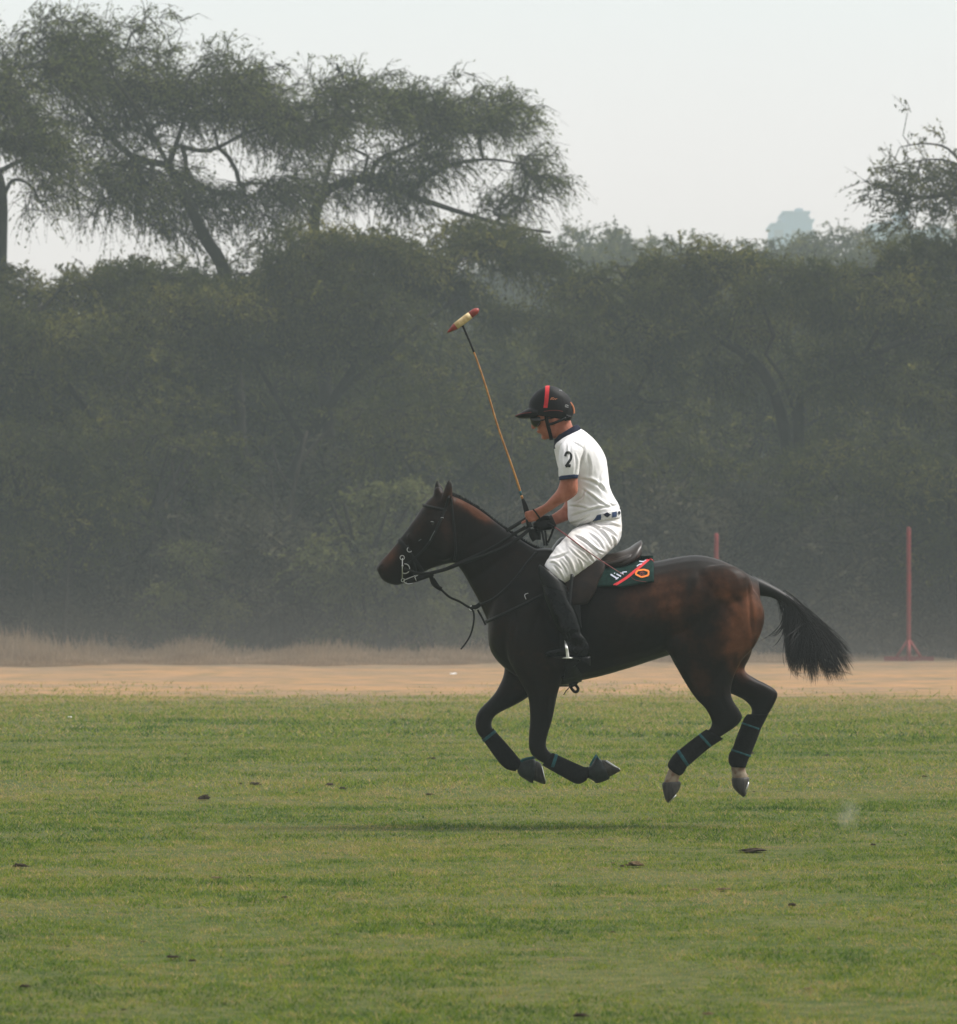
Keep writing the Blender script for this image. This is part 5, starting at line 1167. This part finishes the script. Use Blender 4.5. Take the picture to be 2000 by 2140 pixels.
# jersey
def make_creases(lines):
    L_ = [(dens(p_, 22), w_, dp) for p_, w_, dp in lines]
    def f(px, py):
        s = 0.0
        for pts, w_, dp in L_:
            x0, y0 = pts[0]; x1, y1 = pts[-1]
            if not (min(x0, x1)-20 < px < max(x0, x1)+20 and min(y0, y1)-25 < py < max(y0, y1)+25): continue
            best = 1e9; bi = 0
            for i, (a, b) in enumerate(pts):
                q = (a-px)**2+(b-py)**2
                if q < best: best = q; bi = i
            dist = math.sqrt(best)
            if dist > 7*w_: continue
            i0 = max(bi-1, 0); i1 = min(bi+1, len(pts)-1); tx, ty = pts[i1][0]-pts[i0][0], pts[i1][1]-pts[i0][1]
            sg = 1 if (tx*(py-pts[bi][1])-ty*(px-pts[bi][0])) > 0 else -1
            tp = min(1, 3*min(bi+.6, len(pts)-bi-.4)/len(pts)); sd_ = sg*dist
            s += dp*tp*(-math.exp(-(sd_/w_)**2)+.75*math.exp(-((sd_+2.2*w_)/(1.5*w_))**2)+.35*math.exp(-((sd_-2.6*w_)/(1.8*w_))**2))
        return s
    return f
shirt_cr = make_creases([([(1223, 929), (1217, 953), (1212, 981)], 2.2, .012), ([(1215, 1022), (1233, 1034), (1253, 1050), (1271, 1060)], 2.0, .011), ([(1211, 1001), (1236, 1006), (1257, 1020), (1268, 1036)], 2.4, .009),
    ([(1192, 1080), (1221, 1070), (1251, 1062), (1288, 1058)], 2.0, .011), ([(1193, 1094), (1211, 1088), (1233, 1076)], 1.8, .010), ([(1188, 1058), (1213, 1060), (1237, 1067)], 2.0, .008), ([(1186, 921), (1188, 942), (1187, 962)], 1.6, -.006),
    ([(1221, 1020), (1217, 1038), (1201, 1049)], 1.8, .008), ([(1241, 921), (1256, 945), (1262, 973)], 3.0, .006), ([(1226, 945), (1232, 975), (1228, 1000)], 2.4, .006), ([(1175, 940), (1172, 965), (1176, 988)], 1.6, .005), ([(1200, 945), (1204, 968), (1200, 990)], 1.5, .006),
    ([(1258, 985), (1252, 1008), (1262, 1030)], 2.0, .006), ([(1206, 1104), (1214, 1094), (1228, 1088)], 1.5, .007), ([(1270, 1050), (1280, 1056), (1292, 1056)], 1.4, .006), ([(1196, 925), (1210, 932), (1221, 940)], 1.2, .005)])
brc = make_creases([([(1212, 1094), (1240, 1099), (1266, 1122), (1277, 1143)], 2.0, .012), ([(1247, 1103), (1272, 1109), (1290, 1124)], 1.8, .010), ([(1199, 1119), (1225, 1134), (1252, 1158)], 1.9, .012), ([(1191, 1131), (1212, 1146), (1238, 1167)], 1.7, .010),
    ([(1222, 1146), (1231, 1163), (1242, 1176)], 1.7, .008), ([(1177, 1160), (1190, 1176), (1198, 1199)], 1.8, .011), ([(1157, 1181), (1168, 1195), (1177, 1212)], 1.6, .011), ([(1150, 1168), (1170, 1164), (1190, 1154)], 1.8, .007),
    ([(1168, 1172), (1180, 1188), (1186, 1205)], 1.4, .008), ([(1258, 1096), (1280, 1096), (1296, 1102)], 1.6, .008), ([(1205, 1165), (1213, 1178), (1216, 1192)], 1.4, .007), ([(1227, 1112), (1250, 1130), (1262, 1150)], 1.7, .009),
    ([(1275, 1118), (1284, 1130), (1282, 1142)], 1.6, .008), ([(1148, 1176), (1160, 1178), (1172, 1190)], 1.4, .007), ([(1186, 1142), (1204, 1160), (1226, 1178)], 1.4, .006), ([(1236, 1140), (1248, 1150), (1262, 1156)], 1.4, .007)])
crease = lambda x: -abs(math.cos(x*.5))**5+.25*math.sin(x)
folds = lambda co, n_, amp, ang, fr, off: amp*max(0, 1-abs(math.sin((co.x*math.cos(ang)+co.z*math.sin(ang))*fr+off+2.2*noise.noise(co*5)))*1.5)*(.5+noise.noise(co*6+Vector((off, 0, 0))))
def shirt_d(co, n_):
    px, py = to_px(co)
    return .003*noise.noise(co*11)+.005*noise.noise(co*5)+shirt_cr(px, py)*(1 if abs(n_.y) > .15 else .4)
shirt_parts = [loft([(1240, 1090, 1288, 1074, .125, 0), (1204, 1100, 1295, 1064, .165, 0), (1188, 1088, 1292, 1053, .175, 0), (1187, 1060, 1283, 1038, .172, 0), (1183, 1030, 1275.5, 1018, .17, 0), (1174, 1000, 1272, 995, .175, 0), (1164, 970, 1268.5, 968, .19, 0), (1160, 948, 1259, 942, .195, 0), (1158, 932, 1243, 920, .175, 0), (1163, 922, 1225, 905, .12, 0), (1167, 915, 1210, 895, .075, 0)], 28),
               loft([(1196, 906, 1222, 916, .03, -.08), (1180, 918, 1226, 926, .065, -.14), (1170, 934, 1221, 940, .068, -.19), (1166.5, 955, 1216, 958, .066, -.22), (1166, 975, 1212.5, 977, .064, -.235), (1167.5, 997, 1210, 993, .060, -.238)], 20),
               loft([(1196, 906, 1222, 916, .03, .08), (1180, 918, 1226, 926, .065, .14), (1172, 934, 1221, 940, .068, .185), (1170, 955, 1218, 958, .066, .21), (1174, 990, 1216, 990, .06, .225)], 20)]
sme = remeshed('jersey', shirt_parts, .0045, 4, .5, shirt_d)
jersey = link('jersey', sme, M['shirt'], rider)
SB = bvh(sme)
part('collar', [loft([(1157, 938, 1170, 940, .060, 0), (1158, 923, 1190, 930, .086, 0), (1160, 917, 1214, 903, .094, 0), (1164, 911, 1209, 889, .080, 0), (1168, 910, 1203, 888, .070, 0)], 22, 4)], M['navy'], jersey)
part('cuff', [loft([(1168, 995, 1209.5, 991, .062, -.238), (1168.3, 1003.5, 1207.5, 999.5, .058, -.238)], 24, 3)], M['navy_light'], jersey)
part('cuff', [loft([(1174, 988, 1216, 988, .062, .225), (1175, 997, 1216, 997, .058, .225)], 24, 3)], M['navy_light'], jersey)
two = [(1179.5, 957), (1182, 950.5), (1187, 949), (1191.5, 954), (1191, 962), (1186, 970), (1182, 977)]
part('number', [stroke(SB, two, 5.0, .004, k=6), stroke(SB, [(1180, 977.5), (1185, 976), (1190.5, 977)], 6.0, .0045, k=4)], M['print'], jersey)
part('seam', [stroke(SB, [(1185, 921), (1200, 926), (1217, 934), (1221, 941), (1216, 962)], .9, .0018, k=5)], M['belt_white'], jersey)
# belt
def belt_row(px, py): return px, py
part('belt', [loft([(1226, 1092, 1298.5, 1083, .176, 0), (1226, 1085, 1298, 1074.5, .180, 0), (1224, 1080, 1297, 1065, .176, 0)], 30, 3)], M['belt_white'], rider)
bel = rider.children[-1] if rider.children[-1].name.startswith('belt') else [c for c in bpy.data.objects if c.name.startswith('belt')][0]
BE = bvh(bel.data)
for a, b in ((1239, 1255), (1277, 1287)):
    part('belt_panel', [patch(BE, lambda u, v, a=a, b=b: (a+(b-a)*u, (1079.5-(a+(b-a)*u-1239)*.20)+10.5*v), 8, 4, .0035)], M['belt_blue'], bel)
for cx, cy, r1, r2 in ((1267, 1077, 8, 5.2), (1292, 1072.5, 3.2, 4.5)):
    part('belt_diamond', [patch(BE, lambda u, v, cx=cx, cy=cy, r1=r1, r2=r2: (cx+r1*(u-v), cy+r2*(u+v-1)), 5, 5, .004)], M['navy'], bel)
# breeches
def br_d(co, n_):
    px, py = to_px(co); u = (px-1170)*.74-(py-1190)*.67; v_ = (px-1170)*.67+(py-1190)*.74
    return .003*noise.noise(co*10)+.0035*noise.noise(Vector((u*.12, v_*.035, co.y*6)))+brc(px, py)*(1 if abs(n_.y) > .15 else .4)
brp = [loft([(1234, 1086, 1298, 1080, .155, 0), (1222, 1098, 1300, 1098, .17, 0), (1212, 1112, 1298, 1122, .165, 0), (1215, 1125, 1288, 1140, .14, 0)], 26)]
for s in (-1, 1):
    brp.append(loft([(1224, 1094, 1299, 1108, .105, s*.085), (1202, 1104, 1292, 1132, .100, s*.14), (1184, 1120, 1272, 1154, .094, s*.195), (1168, 1137, 1247, 1177, .086, s*.235), (1154, 1155, 1216, 1197, .078, s*.27), (1141, 1173, 1190, 1214, .070, s*.295), (1137, 1183, 1177, 1221, .064, s*.305)], 22))
pme = remeshed('breeches', brp, .0045, 4, .5, br_d)
link('breeches', pme, M['breeches'], rider)
# boots with knee guards
for s in (-1, 1):
    bp_ = [loft([(1130, 1188, 1182, 1218, .066, s*.312), (1129, 1212, 1185, 1230, .066, s*.325), (1135, 1243, 1190, 1246, .066, s*.345), (1145, 1272, 1199.5, 1268, .062, s*.365), (1158, 1302, 1209.5, 1294, .054, s*.385), (1171, 1325, 1217, 1320, .046, s*.398), (1185, 1342, 1227, 1338, .040, s*.40), (1187, 1358, 1232, 1356, .038, s*.40), (1189, 1370, 1233, 1372, .036, s*.40)], 20),
           loft([(1229, 1342, 1234, 1366, .030, s*.40), (1212, 1338, 1216, 1376, .038, s*.40), (1192, 1344, 1193, 1373, .040, s*.40), (1170, 1353, 1171, 1372, .046, s*.40), (1150, 1358, 1151, 1372, .044, s*.40), (1139, 1362, 1140, 1370, .028, s*.40)], 18)]
    wr = lambda co, n_: .0035*math.sin(to_px(co)[1]/4.5+3*noise.noise(co*9))*math.exp(-((to_px(co)[1]-1325)/18)**2)+.002*noise.noise(co*14)
    bm_ = remeshed('boot', bp_, .0055, 3, .5, wr)
    bo = link('boot', bm_, M['boot'], rider)
    part('heel', [loft([(1212, 1374, 1234, 1372, .034, s*.40), (1211, 1381, 1233.5, 1391, .035, s*.40)], 16, 3, 3), loft([(1140, 1370, 1140, 1373, .030, s*.40), (1165, 1371, 1165, 1375, .046, s*.40), (1195, 1372, 1195, 1376, .040, s*.40), (1214, 1374, 1214, 1379, .036, s*.40)], 12, 3)], M['black_leather'], bo)
    kg = remeshed('knee_guard', [loft([(1127, 1179, 1172, 1210, .066, s*.306), (1124, 1186, 1182, 1222, .074, s*.312), (1126, 1202, 1186, 1232, .073, s*.322), (1131, 1222, 1189, 1243, .068, s*.335)], 22, 5)], .0055, 4)
    link('knee_guard', kg, M['black_leather'], rider)
# helmet
hel = [loft([(1106, 866, 1192, 880, .088, 0), (1104, 858, 1198, 866, .097, 0), (1104.5, 848, 1198, 852, .099, 0), (1107, 837, 1194, 838, .097, 0), (1114, 826, 1187, 826, .090, 0), (1124, 815.5, 1175, 816, .076, 0), (1136, 808.5, 1162, 809, .050, 0), (1145, 806.3, 1152, 806.5, .018, 0)], 34, 5, 2.1),
       loft([(1120, 853, 1124, 872, .085, 0), (1106, 853, 1109, 874.5, .088, 0), (1096, 857.5, 1098, 875, .078, 0), (1086, 863, 1087, 874.5, .058, 0), (1079, 866.5, 1079.5, 872, .034, 0), (1076, 868.5, 1076.3, 870, .012, 0)], 24, 5, 2.4),
       loft([(1178, 868, 1196, 872, .082, 0), (1178, 882, 1191, 878, .070, 0)], 18, 3)]
hme = remeshed('helmet', hel, .0042, 3, .5)
helmet = link('helmet', hme, M['helmet'], rider)
HE = bvh(hme)
def over_top(x0, x1, ybot, k=26):
    """band across the crown from one side to the other"""
    V = []; F = []
    rows = []
    for i in range(k+1):
        t = -1+2*i/k; ang = t*math.pi/2
        o = Vector((0, D0, P(0, 858)[2])); dr = Vector((0, math.sin(ang), math.cos(ang)))
        rw = []
        for f in (0, .5, 1):
            x = P(x0+(x1-x0)*f+(5.5*math.cos(ang)), 0)[0]; st_ = Vector((x, o.y, o.z))+dr*.4
            l, n_, _, _ = HE.ray_cast(st_, -dr); 
            if l is None: l = Vector((x, D0, o.z))+dr*.1; n_ = dr
            rw.append(l+dr*.0022)
        rows.append(rw)
    rows = rows[1:-1]
    for rw in rows: V += rw
    for j in range(len(rows)-1):
        for i in range(2): q = j*3+i; F.append((q, q+1, q+4, q+3))
    return V, F
part('stripe', [over_top(1134.5, 1143, 848)], M['red'], helmet)
part('rim_trim', [stroke(HE, [(1136, 861), (1150, 859), (1165, 859), (1176, 861)], 1.5, .002)], M['dark_red'], helmet)
part('rim_trim', [stroke(HE, [(1077.5, 870), (1083, 867.5), (1093, 865), (1110, 863)], 1.4, .002)], M['dark_red'], helmet)
part('back_trim', [tube(spline([P(1191.5, 841, -.035), P(1196.5, 848, -.030), P(1199.3, 856, -.028), P(1199.6, 864, -.03)], 5), .0055, 8)], M['orange'], helmet)
part('script_mark', [stroke(HE, [(1150, 837), (1152, 833), (1157, 832.5)], .9, .002), stroke(HE, [(1150, 837), (1154, 834.5), (1155, 837), (1157, 834.5)], .8, .002), stroke(HE, [(1157, 836), (1159, 834), (1160, 836.8), (1162, 834.5), (1164, 835)], .8, .002)], M['orange'], helmet)
part('vent', [stroke(HE, [(1180, 848), (1184, 847.5), (1187, 849)], .7, .002), stroke(HE, [(1180, 851), (1184, 851.5), (1187, 852)], .7, .002), stroke(HE, [(1168, 817), (1172, 816.5), (1174, 819)], .6, .002)], M['metal'], helmet)
for s in (-1, 1):
    part('chin_strap', [strap(spline([P(1141, 868, s*.084), P(1144, 885, s*.080), P(1148, 900, s*.066), P(1151, 912, s*.045), P(1152, 919, s*.02)], 6), 7.5*PX, .005, Vector((0, -1, 0))),
                        strap(spline([P(1183, 874, s*.074), P(1168, 880, s*.082), P(1155, 885, s*.080), P(1146, 887, s*.080)], 6), 5.5*PX, .005)], M['black_leather'], helmet)
# glove on the hand that holds whip and reins
gl = [loft([(1152, 1074, 1164, 1101, .031, .025), (1146, 1078, 1158, 1104, .033, .005), (1136, 1083, 1147, 1108, .034, -.015), (1127, 1087, 1134, 1108, .028, -.03)], 16)]
for i, (a, b) in enumerate([(1133, 1086), (1130, 1092), (1130, 1098.5), (1133, 1105)]):
    L = [1.0, 1.05, 1.0, .85][i]
    gl.append(chain([P(a+6, b, -.025), P(a, b, -.042), P(a-8*L, b+1, -.046), P(a-12.5*L, b+2.5, -.028), P(a-10*L, b+4, -.004), P(a-4*L, b+4.5, .002)], [.0125, .0125, .0115, .011, .010, .009]))
gl.append(chain([P(1145, 1082, -.03), P(1135, 1080.5, -.05), P(1126, 1082, -.06), P(1119, 1086, -.062)], [.0135, .0125, .0115, .0095]))
link('glove', remeshed('glove', gl, .0045, 2), M['black_leather'], rider)
# mallet wrist sling
part('wrist_sling', [tube(spline([P(1114, 1064, -.205), P(1119, 1070, -.214), P(1124, 1077, -.212), P(1128, 1083, -.195), P(1126, 1086, -.17)], 5), .0045, 6)], M['strap'], rider)

# mallet
mal = empty('polo_mallet', P(1100, 1070, -.165), 'polo mallet held upright, cane shaft and red and cream head', 'mallet')
sh = spline([P(967.5, 681, -.05), P(990.5, 736, -.075), P(1015, 807, -.10), (P(1040.8, 893, -.12)), P(1068, 969, -.145), P(1088, 1029, -.16), P(1099, 1068, -.167)], 10)
def sub(a, b): n_ = len(sh)-1; return sh[int(a*n_):int(b*n_)+1]
part('shaft', [tube(sub(.16, .86), [.0052+.0016*i/50 for i in range(len(sub(.16, .86)))], 10)], M['cane'], mal)
part('shaft_binding', [tube(sub(0, .17), [.0072-.0012*i/10 for i in range(len(sub(0, .17)))], 10)], M['black_leather'], mal)
part('teal_band', [tube([P(1087, 1026.5, -.16), P(1089.5, 1035.5, -.161)], .0075, 10)], M['teal'], mal)
part('cream_band', [tube([P(1089.5, 1035.5, -.161), P(1092, 1043, -.162)], .0078, 10)], M['cane'], mal)
part('grip', [tube(spline([P(1092, 1042.5, -.162), P(1095, 1050, -.163), P(1099, 1063, -.167), P(1102.5, 1078, -.167), P(1105, 1092, -.165), P(1106.5, 1100, -.163)], 5), [.008+.007*min(1, i/10) for i in range(26)], 12)], M['grip'], mal)
ha, hb = Vector(P(934.5, 695, -.05)), Vector(P(1000.5, 645.5, -.05)); ax = (hb-ha)
def hseg(a, b, rr, n_=8):
    return tube([ha+ax*(a+(b-a)*i/(len(rr)-1)) for i in range(len(rr))], rr, 16)
hd = part('head', [hseg(.27, .74, [.0205, .0215, .0218, .0215, .0208])], M['mallet_cream'], mal)
part('head_end', [hseg(0, .28, [.002, .0075, .0105, .0145, .018, .0202])], M['mallet_red'], mal)
part('head_end', [hseg(.73, 1.0, [.0208, .0212, .0205, .019, .015, .006])], M['mallet_red'], mal)
# whip
wp = empty('riding_whip', P(1160, 1102, -.05), 'thin red riding whip trailing back across the rider\'s white thigh', 'whip')
ws = spline([P(1146, 1094, -.035), P(1160, 1102, -.10), P(1180, 1116, -.22), P(1200, 1131, -.315), P(1225, 1150, -.355), P(1254, 1170, -.365), P(1280, 1187, -.37), P(1304, 1202, -.37)], 8)
part('stock', [tube(ws, [.0052-.0034*i/(len(ws)-1) for i in range(len(ws))], 8)], M['whip'], wp)
part('handle', [tube(spline([P(1138, 1089, -.01), P(1146, 1094, -.035), P(1160, 1102, -.10)], 4), .0075, 8)], M['grip'], wp)
